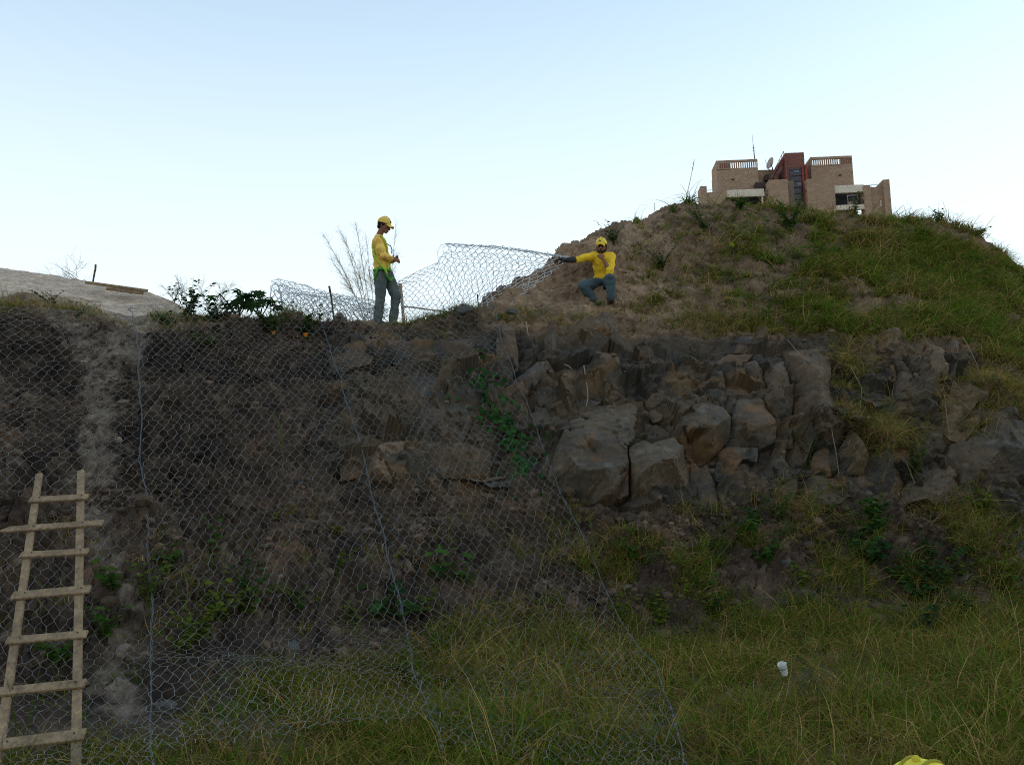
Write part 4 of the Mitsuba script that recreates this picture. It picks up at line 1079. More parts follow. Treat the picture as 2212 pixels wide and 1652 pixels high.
def dress_head(t, c, f, s, hair, cap, beard=None):
    f, r, u = frame(f)
    o = lambda a, b, k: c + (f * a + r * b + u * k) * s  # noqa: E731
    h = blob([hull((o(-0.050, 0, 0.035), 0.078 * s), (o(0.0, 0, 0.050), 0.081 * s)), hull((o(-0.062, 0.03, -0.03), 0.040 * s), (o(-0.062, -0.03, -0.03), 0.040 * s)), *[hull((o(0.0, 0.070 * k, 0.02), 0.018 * s), (o(-0.02, 0.068 * k, -0.02), 0.016 * s)) for k in (1, -1)]], 0.012, 5)
    add('hair', h, 'cloth', t, color=(0.018, 0.014, 0.012), smooth=True)
    for k in (1, -1):
        add('eye', arr(S(o(0.090, 0.031 * k, 0.002), 0.010 * s, 10)), 'glossy', t, color=(0.03, 0.02, 0.015), smooth=True)
        add('eyebrow', blob([hull((o(0.099, 0.018 * k, 0.019), 0.006 * s), (o(0.090, 0.046 * k, 0.020), 0.005 * s))], 0.006, 3), 'cloth', t, color=(0.02, 0.015, 0.012))
    add('mouth', blob([hull((o(0.099, 0.016, -0.060), 0.005 * s), (o(0.104, 0, -0.059), 0.006 * s), (o(0.099, -0.016, -0.060), 0.005 * s))], 0.006, 3), 'cloth', t, color=(0.16, 0.06, 0.05))
    if beard:
        b = blob([hull((o(0.082, 0.026, -0.078), 0.017 * s), (o(0.082, -0.026, -0.078), 0.017 * s), (o(0.086, 0, -0.100), 0.020 * s)), hull((o(0.104, 0.018, -0.046), 0.007 * s), (o(0.108, 0, -0.044), 0.007 * s), (o(0.104, -0.018, -0.046), 0.007 * s)),
                  *[chain((o(0.085, 0.028 * k, -0.085), 0.016 * s), (o(0.03, 0.066 * k, -0.055), 0.016 * s), (o(0.0, 0.074 * k, -0.01), 0.013 * s)) for k in (1, -1)]], 0.010, 4)
        add('beard', b, 'cloth', t, color=(0.025, 0.019, 0.015), smooth=True)
    # the cap: a crown of panels and a curved peak
    cr = hull((o(-0.045, 0, 0.058), 0.090 * s), (o(0.020, 0, 0.058), 0.084 * s), (o(-0.012, 0, 0.080), 0.084 * s))
    cut = m3.Manifold.cube((1, 1, 1), True).translate((0, 0, 0.5))
    M = np.eye(4)[:3]
    M[:, 0], M[:, 1], M[:, 2] = f, np.cross(u, f), u
    M[:, 3] = o(0, 0, 0.040)
    cr = m3.Manifold.intersection(cr, cut.transform(M)) if hasattr(m3.Manifold, 'intersection') else cr ^ cut.transform(M)
    v, ff = blob([cr], 0.012, 4)
    kc = add('cap', (v, ff), 'cloth', t, color=cap, smooth=True, vary=0.12, vscale=40)
    pk = []
    for a in np.linspace(-1.0, 1.0, 9):
        w = 0.072 * math.sin(a)
        pk.append(((o(0.060 + 0.012 * math.cos(a), w, 0.046 - 0.022 * a * a), 0.005 * s), (o(0.085 + 0.080 * math.cos(a) ** 0.7, w * 0.94, 0.034 - 0.030 * a * a), 0.004 * s)))
    pk = [hull(*pk[i], *pk[i + 1]) for i in range(8)]
    add('peak', blob(pk, 0.02, 0), 'cloth', kc, color=np.array(cap) * 0.92, smooth=True)
    # the emblem sewn on its front, a dark shield with a pale mark
    for nm, rr, out, colr in (('emblem', 0.021, 0.0, (0.035, 0.05, 0.09)), ('emblem_mark', 0.010, 0.006, (0.65, 0.66, 0.62))):
        ctr = o(0.094 + out, 0.012 if cap[0] > 0.5 else 0.0, 0.092)
        add(nm, blob([hull((ctr + r * 0.5 * rr * s, 0.5 * rr * s), (ctr - r * 0.5 * rr * s, 0.5 * rr * s), (ctr + u * 0.5 * rr * s - f * 0.012, 0.5 * rr * s))], 0.008, 2), 'cloth', kc, color=colr, smooth=True)
    add('button', arr(S(o(-0.012, 0, 0.163), 0.009 * s, 10)), 'cloth', kc, color=np.array(cap) * 0.8, smooth=True)
    for k in (-1, 1):                                                                # stitched bands over the crown
        th = np.linspace(0.25, 2.75, 14)
        pts = np.array([o(-0.012 + 0.098 * math.cos(a), 0.022 * k, 0.062 + 0.098 * math.sin(a)) for a in th])
        q = []
        for p_ in pts:
            d_ = p_ - o(-0.012, 0, 0.062)
            q.append(p_)
        add('band', tube(np.array(q), 0.0035 * s, 5), 'cloth', kc, color=np.array(cap) * [0.45, 0.45, 0.55])
    return kc


SKIN, SHIRT, JEANS = (0.235, 0.115, 0.070), (0.82, 0.53, 0.125), (0.100, 0.118, 0.118)


def person(label, J, head, skin=SKIN, shirt=SHIRT, jeans=JEANS, cap=(0.85, 0.58, 0.15), hs=1.0, beard=False, bare_arm=None, dark_arm=None, hands=None, harness=True, seed=0, group=None):
    t = thing('person', label, 'person', group)
    c, f = head
    arms, legs = [], []
    for k in ('r', 'l'):
        arms.append(chain((J['sh_' + k], 0.058), (J['el_' + k], 0.042), (J['wr_' + k], 0.027)))
        legs.append(chain((J['hip_' + k], 0.088), (J['kn_' + k], 0.056), (J['an_' + k], 0.042)))
    trunk = [hull((J['sh_r'], 0.06), (J['sh_l'], 0.06), (J['neck'], 0.055), (J['chest_r'], 0.10), (J['chest_l'], 0.10)), hull((J['chest_r'], 0.10), (J['chest_l'], 0.10), (J['waist_r'], 0.09), (J['waist_l'], 0.09)),
             hull((J['waist_r'], 0.09), (J['waist_l'], 0.09), (J['hip_r'], 0.095), (J['hip_l'], 0.095))]
    neck = chain((J['neck'], 0.054), (c - unit(f) * 0.03 + np.array([0, 0, -0.04]), 0.050))
    hp = []
    for k in ('r', 'l'):
        hp += hand_parts(*hands[k])
    body = blob([*head_parts(c, f, hs), neck, *trunk, *arms, *legs, hp], 0.014, 5)
    add('body', body, 'matte', t, color=skin, smooth=True, vary=0.12, vscale=25, seed=seed)
    dress_head(t, c, f, hs, None, cap, beard)
    sl = []
    for k in ('r', 'l'):
        e, w = J['el_' + k], J['wr_' + k]
        if bare_arm == k:
            sl.append(chain((J['sh_' + k], 0.078), (e, 0.064), (e + (w - e) * 0.12, 0.058)))
        else:
            sl.append(chain((J['sh_' + k], 0.076), (J['sh_' + k] * 0.5 + e * 0.5, 0.066), (e, 0.057), (e * 0.45 + w * 0.55, 0.050), (w, 0.040)))
    sh = blob([hull((J['sh_r'], 0.076), (J['sh_l'], 0.076), (J['neck'] - np.array([0, 0, 0.02]), 0.068), (J['chest_r'], 0.118), (J['chest_l'], 0.118)), hull((J['chest_r'], 0.118), (J['chest_l'], 0.118), (J['waist_r'], 0.112), (J['waist_l'], 0.112)),
               hull((J['waist_r'], 0.112), (J['waist_l'], 0.112), (J['hip_r'] * 0.75 + J['waist_r'] * 0.25, 0.112), (J['hip_l'] * 0.75 + J['waist_l'] * 0.25, 0.112)), *sl], 0.016, 5, 0.034, seed)
    col = np.broadcast_to(np.array(shirt, float), (len(sh[0]), 3)).copy()
    if dark_arm:
        e, w = J['el_' + dark_arm], J['wr_' + dark_arm]
        d = np.linalg.norm(sh[0] - w, axis=1) / np.linalg.norm(e - w)
        col = np.where((d < 0.62)[:, None], np.array([0.05, 0.047, 0.045]), col)
    add('shirt', sh, 'cloth', t, color=col, smooth=True, vary=0.35, vscale=9, seed=seed)
    tr = []
    for k in ('r', 'l'):
        tr.append(chain((J['hip_' + k], 0.112), (J['kn_' + k], 0.083), (J['kn_' + k] * 0.4 + J['an_' + k] * 0.6, 0.074), (J['an_' + k], 0.068)))
    tr = blob([hull((J['hip_r'], 0.108), (J['hip_l'], 0.108), (J['waist_r'] * 0.5 + J['hip_r'] * 0.5, 0.098), (J['waist_l'] * 0.5 + J['hip_l'] * 0.5, 0.098)), *tr], 0.016, 5, 0.030, seed + 3)
    add('trousers', tr, 'cloth', t, color=jeans, smooth=True, vary=0.45, vscale=8, seed=seed + 4)
    for k in ('r', 'l'):
        a, to = J['an_' + k], J['toe_' + k]
        add('boot', blob([hull((a + [0, 0, 0.02], 0.052), (a - [0, 0, 0.03], 0.050)), hull((a - unit(to - a) * 0.03 - [0, 0, 0.035], 0.043), (a * 0.5 + to * 0.5 + [0, 0, -0.01], 0.045), (to, 0.036))], 0.014, 4), 'cloth', t, color=(0.05, 0.04, 0.032), smooth=True)
    return t


def strap(t, pts, w, col, closed=False):
    q = poly3(np.array(pts, float), np.linspace(0, 1, 24))
    add('harness_strap', tube(q, w, 6), 'cloth', t, color=col, smooth=True)


def A(x, y, dd=0.0):
    return P(x, y, 14.6 + dd)


# the standing man, in profile to the right, head bowed, hands together
JS = dict(neck=A(818.5, 510), sh_r=A(815, 520, -0.17), sh_l=A(821, 520, 0.16), chest_r=A(819, 532, -0.09), chest_l=A(820, 532, 0.09), waist_r=A(822, 560, -0.07), waist_l=A(823, 560, 0.07), hip_r=A(822, 590, -0.085), hip_l=A(834, 590, 0.085),
          el_r=A(828, 552, -0.23), wr_r=A(846, 560, -0.10), el_l=A(836, 553, 0.17), wr_l=A(846, 565, 0.05), kn_r=A(822, 638, -0.10), an_r=A(816, 696, -0.10), kn_l=A(856, 640, 0.05), an_l=A(848, 698, 0.06))
JS['toe_r'] = JS['an_r'] + [0.17, -0.05, -0.05]
JS['toe_l'] = JS['an_l'] + [0.17, -0.03, -0.05]
_hs = dict(r=(JS['wr_r'], (1, 0.35, -0.05), (0, 0.8, -0.4), 0.55, 1, 1.0), l=(JS['wr_l'], (0.9, -0.3, 0.35), (0.1, -0.9, 0.2), 0.5, -1, 1.0))
_man = person('man standing on the brink in yellow shirt and green harness, head bowed', JS, (A(829.5, 489), np.array([0.90, -0.22, -0.36])), hands=_hs, seed=11, group='workers in yellow shirts and caps')
_lime, _green = (0.40, 0.56, 0.06), (0.10, 0.36, 0.06)
strap(_man, [A(813, 512, -0.20), A(806, 535, -0.17), A(808, 552, -0.20), A(818, 566, -0.22), A(832, 582, -0.22), A(836, 592, -0.19)], 0.019, _lime)
strap(_man, [A(822, 508, -0.16), A(832, 520, -0.16), A(836, 535, -0.12), A(838, 560, -0.10), A(838, 584, -0.10)], 0.016, _lime)
strap(_man, [A(806, 584, -0.17), A(820, 580, -0.22), A(836, 582, -0.19), A(843, 584, -0.05)], 0.018, _green)
strap(_man, [A(818, 576, -0.215), A(812, 590, -0.205), A(809, 604, -0.13), A(813, 610, 0.0)], 0.020, _green)
strap(_man, [A(834, 582, -0.20), A(836, 596, -0.17), A(842, 606, -0.05), A(848, 600, 0.03)], 0.020, _green)
strap(_man, [A(836, 527, -0.14), A(844, 532, -0.10), A(847, 540, -0.08), A(845, 548, -0.08)], 0.008, (0.05, 0.06, 0.06))

# the crouching man, one arm out on the net, the other hand at his chin
JC = dict(neck=A(1303, 548, 0.06), sh_r=A(1285, 553, 0.02), sh_l=A(1321, 554, 0.0), chest_r=A(1296, 568, 0.06), chest_l=A(1311, 568, 0.06), waist_r=A(1297, 592, 0.12), waist_l=A(1310, 592, 0.12), hip_r=A(1293, 613, 0.12), hip_l=A(1313, 613, 0.12),
          el_r=A(1255, 560, -0.14), wr_r=A(1224, 562, -0.24), el_l=A(1317, 587, -0.30), wr_l=A(1303, 560, -0.27), kn_r=A(1259, 618, -0.24), an_r=A(1284, 648, -0.14), kn_l=A(1318, 602, -0.34), an_l=A(1320, 646, -0.28))
JC['toe_r'] = JC['an_r'] + [-0.05, -0.15, -0.05]
JC['toe_l'] = JC['an_l'] + [0.0, -0.16, -0.05]
_hs = dict(r=(JC['wr_r'], (-1, -0.15, 0.15), (-0.2, 0.1, -1), 0.75, 1, 1.15), l=(JC['wr_l'], (-0.55, 0.25, 0.8), (-0.1, 1, 0.2), 0.7, -1, 1.0))
_man2 = person('man crouching on the pale slope, hand at his chin, one arm on the net', JC, (A(1299.5, 534, -0.02), np.array([-0.22, -0.95, -0.16])), hands=_hs, jeans=(0.065, 0.098, 0.115), shirt=(0.80, 0.51, 0.035), cap=(0.80, 0.60, 0.09), beard=True, bare_arm='l', dark_arm='r',
               seed=31, group='workers in yellow shirts and caps')
add('glove', blob([chain((JC['wr_r'] + [0.10, 0.02, 0], 0.046), (JC['wr_r'], 0.040))] + hand_parts(JC['wr_r'], (-1, -0.15, 0.15), (-0.2, 0.1, -1), 0.75, 1, 1.42), 0.012, 4), 'cloth', _man2, color=(0.045, 0.042, 0.042), smooth=True)

# the third man, kneeling in the grass just below the photographer: only his cap shows
_kt = P(1983, 1643, 2.05)
_kc = _kt - np.array([0, 0, 0.158])
K = lambda a, b, k: np.array([_kc[0] + a, _kc[1] + b, k])  # noqa: E731
_kz = _kc[2]
JK = dict(neck=K(0, -0.02, _kz - 0.13), sh_r=K(0.02, 0.17, _kz - 0.20), sh_l=K(0.02, -0.20, _kz - 0.20), chest_r=K(0.02, 0.07, _kz - 0.30), chest_l=K(0.02, -0.11, _kz - 0.30), waist_r=K(0.05, 0.05, _kz - 0.48), waist_l=K(0.05, -0.09, _kz - 0.48), hip_r=K(0.10, 0.07, _kz - 0.62), hip_l=K(0.10, -0.12, _kz - 0.62),
          el_r=K(-0.06, 0.22, _kz - 0.44), wr_r=K(-0.25, 0.12, _kz - 0.50), el_l=K(-0.06, -0.25, _kz - 0.44), wr_l=K(-0.25, -0.15, _kz - 0.50), kn_r=K(-0.22, 0.12, 0.10), an_r=K(0.18, 0.12, 0.09), kn_l=K(-0.22, -0.17, 0.10), an_l=K(0.18, -0.17, 0.09))
JK['toe_r'], JK['toe_l'] = JK['an_r'] + [0.14, 0, -0.05], JK['an_l'] + [0.14, 0, -0.05]
_hs = dict(r=(JK['wr_r'], (-0.8, -0.3, -0.5), (0.3, -0.3, -1), 0.5, 1, 1.0), l=(JK['wr_l'], (-0.8, 0.3, -0.5), (0.3, 0.3, -1), 0.5, -1, 1.0))
person('man kneeling at the bottom edge of the picture, only his yellow cap showing', JK, (_kc, np.array([-0.75, -0.62, -0.12])), hands=_hs, cap=(0.72, 0.62, 0.07), shirt=(0.70, 0.50, 0.04), seed=51, group='workers in yellow shirts and caps')

# ------------------------------------------------------------------ the house on the hilltop
def _brick(p, n, uv):
    c = mikit.mix((0.33, 0.205, 0.130), (0.44, 0.285, 0.190), mikit.fbm(p.x * 1.1, p.y * 1.1, p.z * 2.2, 3))
    return c * (0.78 + 0.44 * mikit.noise(p.x * 4.5, p.y * 4.5, p.z * 13.0))


def _redbrick(p, n, uv):
    return mikit.mix((0.19, 0.070, 0.055), (0.27, 0.11, 0.085), mikit.fbm(p.x * 1.3, p.y * 1.3, p.z * 3.0, 3)) * (0.8 + 0.4 * mikit.noise(p.x * 5, p.y * 5, p.z * 12))


def _cream(p, n, uv):
    return mikit.mix((0.70, 0.56, 0.42), (0.80, 0.66, 0.51), mikit.fbm(p.x * 0.9, p.y, p.z * 1.5, 3))


for _n, _fn in (('brick', _brick), ('redbrick', _redbrick), ('cream', _cream)):
    scene['mat_' + _n] = {'type': 'twosided', 'b': {'type': 'principled', 'base_color': mikit.proc(_fn), 'roughness': 0.9, 'specular': 0.2}}
HD = 100.0
_O = P(1715, 450, HD)
_yaw = math.radians(2.6)


def hpt(zx, zy, y):
    """house point (right, back, up) surveyed at (zx, zy) on the plane y metres behind the front"""
    d = HD + y
    for _ in range(4):
        q = P(1469 + zx * 0.23534, 285.2 + zy * 0.23534, d) - _O
        lx = (q[0] - y * math.sin(_yaw)) / math.cos(_yaw)
        d = _O[1] - lx * math.sin(_yaw) + y * math.cos(_yaw)
    return np.array([lx, y, q[2] + _O[2]])


def hx(zx, y=0.0, zy=420):
    return hpt(zx, zy, y)[0]


def hz(zy, zx=1100, y=0.0):
    return hpt(zx, zy, y)[2]


def hbox(x0, x1, ytop, ybot, y0, y1, xm=None):
    """x0, x1, ytop, ybot in survey units of its front face; y0, y1 metres behind the front; returns a mesh in the world"""
    xm = 0.5 * (x0 + x1) if xm is None else xm
    z1 = hz(ytop, xm, y0)
    z0 = hz(ybot, xm, y0) if ybot is not None else 27.0
    v, f = box(hx(x0, y0), hx(x1, y0), y0, y1, z0, z1)
    return hplace(v), f


def hplace(v):
    c, s = math.cos(_yaw), math.sin(_yaw)
    return np.stack([_O[0] + v[:, 0] * c + v[:, 1] * s * 1.0, _O[1] - v[:, 0] * s + v[:, 1] * c, v[:, 2]], -1)


_h = thing('house', 'large brown brick house with flat roofs and a dark red stair tower on the hilltop', 'house')


def hpart(name, m, mat, parent=None, **kw):
    return add(name, m, mat, parent or _h, **kw)


# left wing: wall, open screen of slits along its parapet
_lw = hpart('wing', hbox(340, 720, 345, None, 2.5, 6.0), 'brick')
hpart('parapet', hbox(340, 720, 256, 274, 2.5, 2.75), 'brick', _lw)
hpart('parapet', hbox(340, 462, 274.2, 344.8, 2.5, 2.75), 'brick', _lw)
hpart('parapet', hbox(462.2, 720, 329, 344.8, 2.5, 2.75), 'brick', _lw)
hpart('parapet', cat([hbox(340, 345, 256, 344.8, 2.76, 6.0, 530)]), 'brick', _lw)
hpart('screen', cat([hbox(462.4 + 20.0 * k, 471 + 20.0 * k, 274.3, 328.9, 2.52, 2.73, 530) for k in range(13)] + [hbox(717.5, 720, 274.3, 328.9, 2.52, 2.73, 530)]), 'brick', _lw)
tag(f'{_lw}__screen', kind='stuff')
hpart('niche', cat([hbox(372 + 20 * k, 381 + 20 * k, 282, 326, 2.46, 2.497, 530) for k in range(5)]), 'redbrick', _lw)  # darker strips on the wall front, painting the shade of shallow recesses
tag(f'{_lw}__niche', kind='stuff')
hpart('vent', hbox(473, 497, 430, 441, 2.44, 2.495), 'matte', _lw, color=(0.05, 0.03, 0.025))
# right wing
_rw = hpart('wing', hbox(1208, 1592, 315, None, 2.5, 6.0), 'brick')
hpart('parapet', hbox(1208, 1592, 224, 246, 2.5, 2.75), 'brick', _rw)
hpart('parapet', hbox(1478.2, 1592, 246.2, 314.8, 2.5, 2.75), 'brick', _rw)
hpart('parapet', hbox(1208, 1478, 299, 314.8, 2.5, 2.75), 'brick', _rw)
hpart('parapet', hbox(1587, 1592, 224, 314.8, 2.76, 6.0, 1400), 'brick', _rw)
hpart('parapet', hbox(1208, 1213, 224, 314.8, 2.76, 6.0, 1400), 'brick', _rw)
hpart('screen', cat([hbox(1208.2, 1225, 246.3, 298.9, 2.52, 2.73, 1400)] + [hbox(1236 + 19.6 * k, 1244.6 + 19.6 * k, 246.3, 298.9, 2.52, 2.73, 1400) for k in range(12)]), 'brick', _rw)
tag(f'{_rw}__screen', kind='stuff')
hpart('niche', cat([hbox(1492 + 20 * k, 1501 + 20 * k, 252, 294, 2.46, 2.497, 1400) for k in range(5)]), 'redbrick', _rw)  # recess shade given by darker strips on the wall front
tag(f'{_rw}__niche', kind='stuff')
hpart('vent', hbox(1460, 1483, 390, 402, 2.44, 2.495), 'matte', _rw, color=(0.05, 0.03, 0.025))
# low link between the wings, the red stair tower and what hangs on it
hpart('link', hbox(720.2, 905, 347, None, 3.2, 6.0), 'brick')
_tw = hpart('tower', hbox(976, 1152, 190, None, 1.2, 6.0), 'redbrick')
tag(_tw, 'dark red brick stair tower')
hpart('pilaster', hbox(976, 990, 215, 470, 1.05, 1.19), 'redbrick', _tw)
_tg = hpart('stair_window', hbox(1012, 1136, 328, 692, 1.10, 1.19), 'glossy', _tw, color=(0.022, 0.016, 0.022))
for _y0, _y1, _x0, _x1 in ((462, 494, 1070, 1106), (640, 664, 1086, 1124), (352, 372, 1046, 1096)):
    hpart('pane', hbox(_x0, _x1, _y0, _y1, 1.03, 1.09), 'glossy', _tw, color=(0.10, 0.11, 0.16))
hpart('mullion', cat([hbox(1018, 1132, y, y + 6, 1.04, 1.095, 1100) for y in (344, 398, 448, 505, 560, 616, 675)]), 'matte', _tw, color=(0.10, 0.03, 0.03))
tag(f'{_tw}__mullion', kind='stuff')
hpart('frame', cat([hbox(1124, 1138, 300, 700, 0.9, 1.03, 1130), hbox(1139, 1172, 300, 318, 0.9, 1.03, 1150), hbox(1156, 1172, 318.4, 440, 0.9, 1.03, 1160)]), 'matte', _tw, color=(0.30, 0.075, 0.055))
# steel stair climbing the left side of the tower
_p0, _p1 = np.array([hx(862, 1.6), 1.6, hz(432, 862, 1.6)]), np.array([hx(966, 1.6), 1.6, hz(248, 966, 1.6)])
_ms = [beam(_p0 + [0, y, 0], _p1 + [0, y, 0], 0.22, 0.08, (0, -1, 0)) for y in (0.0, 1.0)]
_ms += [beam(_p0 + (_p1 - _p0) * (k + 0.5) / 11 + [-0.1, 0, 0], _p0 + (_p1 - _p0) * (k + 0.5) / 11 + [-0.1, 1.0, 0], 0.25, 0.04, (0, 0, 1)) for k in range(11)]
_ms += [beam(_p0 + [0, 0, 0.9], _p1 + [0, 0, 0.9], 0.06, 0.06, (0, -1, 0))] + [beam(_p0 + (_p1 - _p0) * k / 5, _p0 + (_p1 - _p0) * k / 5 + [0, 0, 0.9], 0.05, 0.05, (0, -1, 0)) for k in range(6)]
_v, _f = cat(_ms)
hpart('steel_stair', (hplace(_v), _f), 'matte', color=(0.17, 0.07, 0.055))
# front blocks
_b = hpart('front_block', hbox(812, 985, 437, None, 0.0, 2.4), 'brick')
hpart('recess_wall', hbox(985.2, 1040, 448, None, 0.9, 2.4), 'matte', color=(0.22, 0.17, 0.13))
_b = hpart('front_block', hbox(1160, 1412, 428, None, 0.0, 2.4), 'brick')
hpart('pilaster', hbox(1160, 1232, 445, None, -0.12, -0.002), 'brick', _b)
# left terrace: cream parapet, dark opening beneath, stub of stair roof
_b = hpart('terrace', hbox(425, 764, 527, 594, 0.6, 0.9), 'cream')
hpart('opening', hbox(430, 764, 594.4, 700, 1.9, 2.2), 'matte', _b, color=(0.035, 0.03, 0.028))  # solid near-black panel, its colour stands for the shade under the terrace
hpart('awning', cat([hbox(690, 790, 462, 520, 1.6, 2.45)]), 'matte', _b, color=(0.07, 0.05, 0.045))
hpart('post', hbox(738, 752, 594.3, 700, 0.7, 0.9), 'cream', _b)
hpart('door', hbox(783, 822, 390, 440, 2.2, 3.15), 'matte', color=(0.07, 0.045, 0.04))
hpart('low_wall', hbox(242, 424.8, 552, None, 0.6, 0.9), 'brick')
_b = hpart('pier', hbox(182, 240, 497, None, 0.4, 2.3), 'brick')
hpart('railing', cat([hbox(241, 372, 531, 535, 0.7, 0.75, 300), hbox(300, 304, 520, 552, 0.7, 0.75, 300)]), 'matte', color=(0.30, 0.36, 0.40))
# right terrace: cream band over a dark balcony with a window
_b = hpart('balcony', hbox(1412.2, 1680, 488, 556, 0.2, 0.6), 'cream')
hpart('opening', hbox(1414, 1690, 556.3, 705, 1.9, 2.3), 'matte', _b, color=(0.035, 0.036, 0.042))  # solid near-black panel, painting the shade inside the balcony recess
_w = hpart('window', hbox(1520, 1622, 578, 668, 1.78, 1.88), 'cream', _b)
hpart('pane', hbox(1530, 1614, 586, 632, 1.70, 1.775), 'glossy', _w, color=(0.06, 0.07, 0.11))
hpart('railing', cat([hbox(1420, 1690, 628, 632, 0.4, 0.45, 1550)] + [hbox(1420 + 9 * k, 1422 + 9 * k, 632.2, 668, 0.4, 0.45, 1550) for k in range(30)]), 'matte', _b, color=(0.03, 0.03, 0.035))
tag(f'{_b}__railing', kind='stuff')
hpart('sill', hbox(1414, 1696, 668.3, 712, 0.2, 0.6), 'cream', _b)
hpart('pier', hbox(1680.2, 1742, 487, None, 0.0, 1.4), 'brick')
hpart('low_wall', hbox(1742.2, 1862, 505, None, 0.5, 0.9), 'brick')
hpart('pier', hbox(1862.2, 1920, 436, None, 0.0, 2.6), 'brick')
hpart('light_slot', hbox(1822, 1830, 628, 688, 0.42, 0.497), 'cream')
hpart('railing', cat([hbox(1742, 1835, 484, 488, 0.6, 0.65, 1790), hbox(1750, 1753, 488.3, 504.6, 0.6, 0.65, 1790), hbox(1810, 1813, 488.3, 504.6, 0.6, 0.65, 1790)]), 'matte', color=(0.45, 0.48, 0.5))
# dish and mast stand on the roof: things of their own
_d = thing('satellite_dish', 'tilted satellite dish on the roof left of the red tower', 'satellite dish')
_c = hplace(np.array([[hx(840, 2.2), 2.2, hz(292, 840, 2.2)]]))[0]
_ax, _r, _u = frame((-0.75, -0.45, 0.35))
_rr, _aa = np.meshgrid(np.linspace(0.02, 1, 9), np.linspace(0, 2 * np.pi, 33)[:-1], indexing='ij')
_v = (_c + _ax * (0.30 * _rr ** 2 - 0.15).reshape(-1, 1) + (_r * 1.0) * (0.48 * _rr * np.cos(_aa)).reshape(-1, 1) + _u * (0.78 * _rr * np.sin(_aa)).reshape(-1, 1))
_i, _j = np.meshgrid(np.arange(8), np.arange(32), indexing='ij')
_q2 = np.stack([_i * 32 + _j, _i * 32 + (_j + 1) % 32, (_i + 1) * 32 + (_j + 1) % 32, (_i + 1) * 32 + _j], -1).reshape(-1, 4)
add('reflector', (np.vstack([_v, _v - _ax * 0.03]), np.vstack([_q2, _q2[:, ::-1] + len(_v)])), 'matte', _d, color=(0.50, 0.42, 0.38), smooth=True)
add('mount', cat([tube(np.array([_c, _c + [0.25, 0.2, -0.5], hplace(np.array([[hx(850, 3.4), 3.4, hz(347, 850, 3.4)]]))[0]]), 0.06, 6), tube(np.array([_c - _u * 0.9, _c + _ax * 0.9]), 0.025, 5), tube(np.array([hplace(np.array([[hx(826, 2.2), 2.2, hz(345, 826, 2.2)]]))[0], hplace(np.array([[hx(828, 2.2), 2.2, hz(437, 828, 2.2)]]))[0]]), 0.07, 5)]), 'matte', _d, color=(0.10, 0.09, 0.09))
_m = thing('antenna_mast', 'thin antenna mast on the roof of the left wing', 'antenna')
_a0, _a1 = hplace(np.array([[hx(697, 3.0), 3.0, hz(262, 697, 3.0)], [hx(690, 3.0), 3.0, hz(118, 690, 3.0)]]))
add('mast', tube(np.array([_a0, 0.5 * (_a0 + _a1), _a1]), [0.07, 0.06, 0.04], 6), 'matte', _m, color=(0.24, 0.24, 0.25))
add('element', cat([tube(np.array([_a1 + [-0.14, 0, -0.35], _a1 + [0.14, 0, -0.33]]), 0.03, 4), tube(np.array([_a1 + [-0.11, 0, -0.75], _a1 + [0.11, 0, -0.73]]), 0.03, 4), tube(np.array([_a1, _a1 + [-0.06, 0, 1.2]]), 0.022, 4)]), 'matte', _m, color=(0.28, 0.28, 0.29))


# ------------------------------------------------------------------ plants one can tell apart
def leaves(base, d, n, length, width, col, fold=0.18, droop=0.25):
    """many simple leaves, folded along the midrib: base point, direction, upper-side normal each"""
    d, n = unit(d), np.asarray(n, float)
    s = unit(np.cross(d, n))
    n = np.cross(s, d)
    L, Wd = np.broadcast_to(length, (len(base),))[:, None], np.broadcast_to(width, (len(base),))[:, None]
    pt = lambda t, w, k: base + d * L * t + s * Wd * w + n * (L * k)  # noqa: E731
    V = [pt(0, 0, 0), pt(.28, -.42, .02), pt(.30, 0, -fold * 0.4), pt(.28, .42, .02), pt(.62, -.38, -droop * .35), pt(.62, 0, -droop * .35 - fold * 0.35), pt(.62, .38, -droop * .35), pt(1, 0, -droop)]
    f = np.array([[0, 1, 2], [0, 2, 3], [1, 4, 5], [1, 5, 2], [2, 5, 6], [2, 6, 3], [4, 7, 5], [5, 7, 6]])
    v = np.stack(V, 1).reshape(-1, 3)
    c = np.repeat(np.broadcast_to(col, (len(base), 3)), 8, 0)
    return v, (f[None] + (np.arange(len(base)) * 8)[:, None, None]).reshape(-1, 3), c


def palmate(base, d, n, R, lobes=7):
    """one star shaped leaf"""
    d, n = unit(d), unit(np.asarray(n, float))
    s = np.cross(d, n)
    pts, fs = [base + d * R * 0.18], []
    m = 2 * lobes + 1
    for k in range(m):
        a = (k / (m - 1) - 0.5) * 2 * 2.55
        r = R * ((1.0 - 0.12 * abs(a)) if k % 2 else 0.42)
        pts.append(base + d * R * 0.18 + (d * math.cos(a) + s * math.sin(a)) * r - n * (0.38 * r * r / R))
    for k in range(1, m):
        fs.append([0, k, k + 1])
    return np.array(pts), np.array(fs)


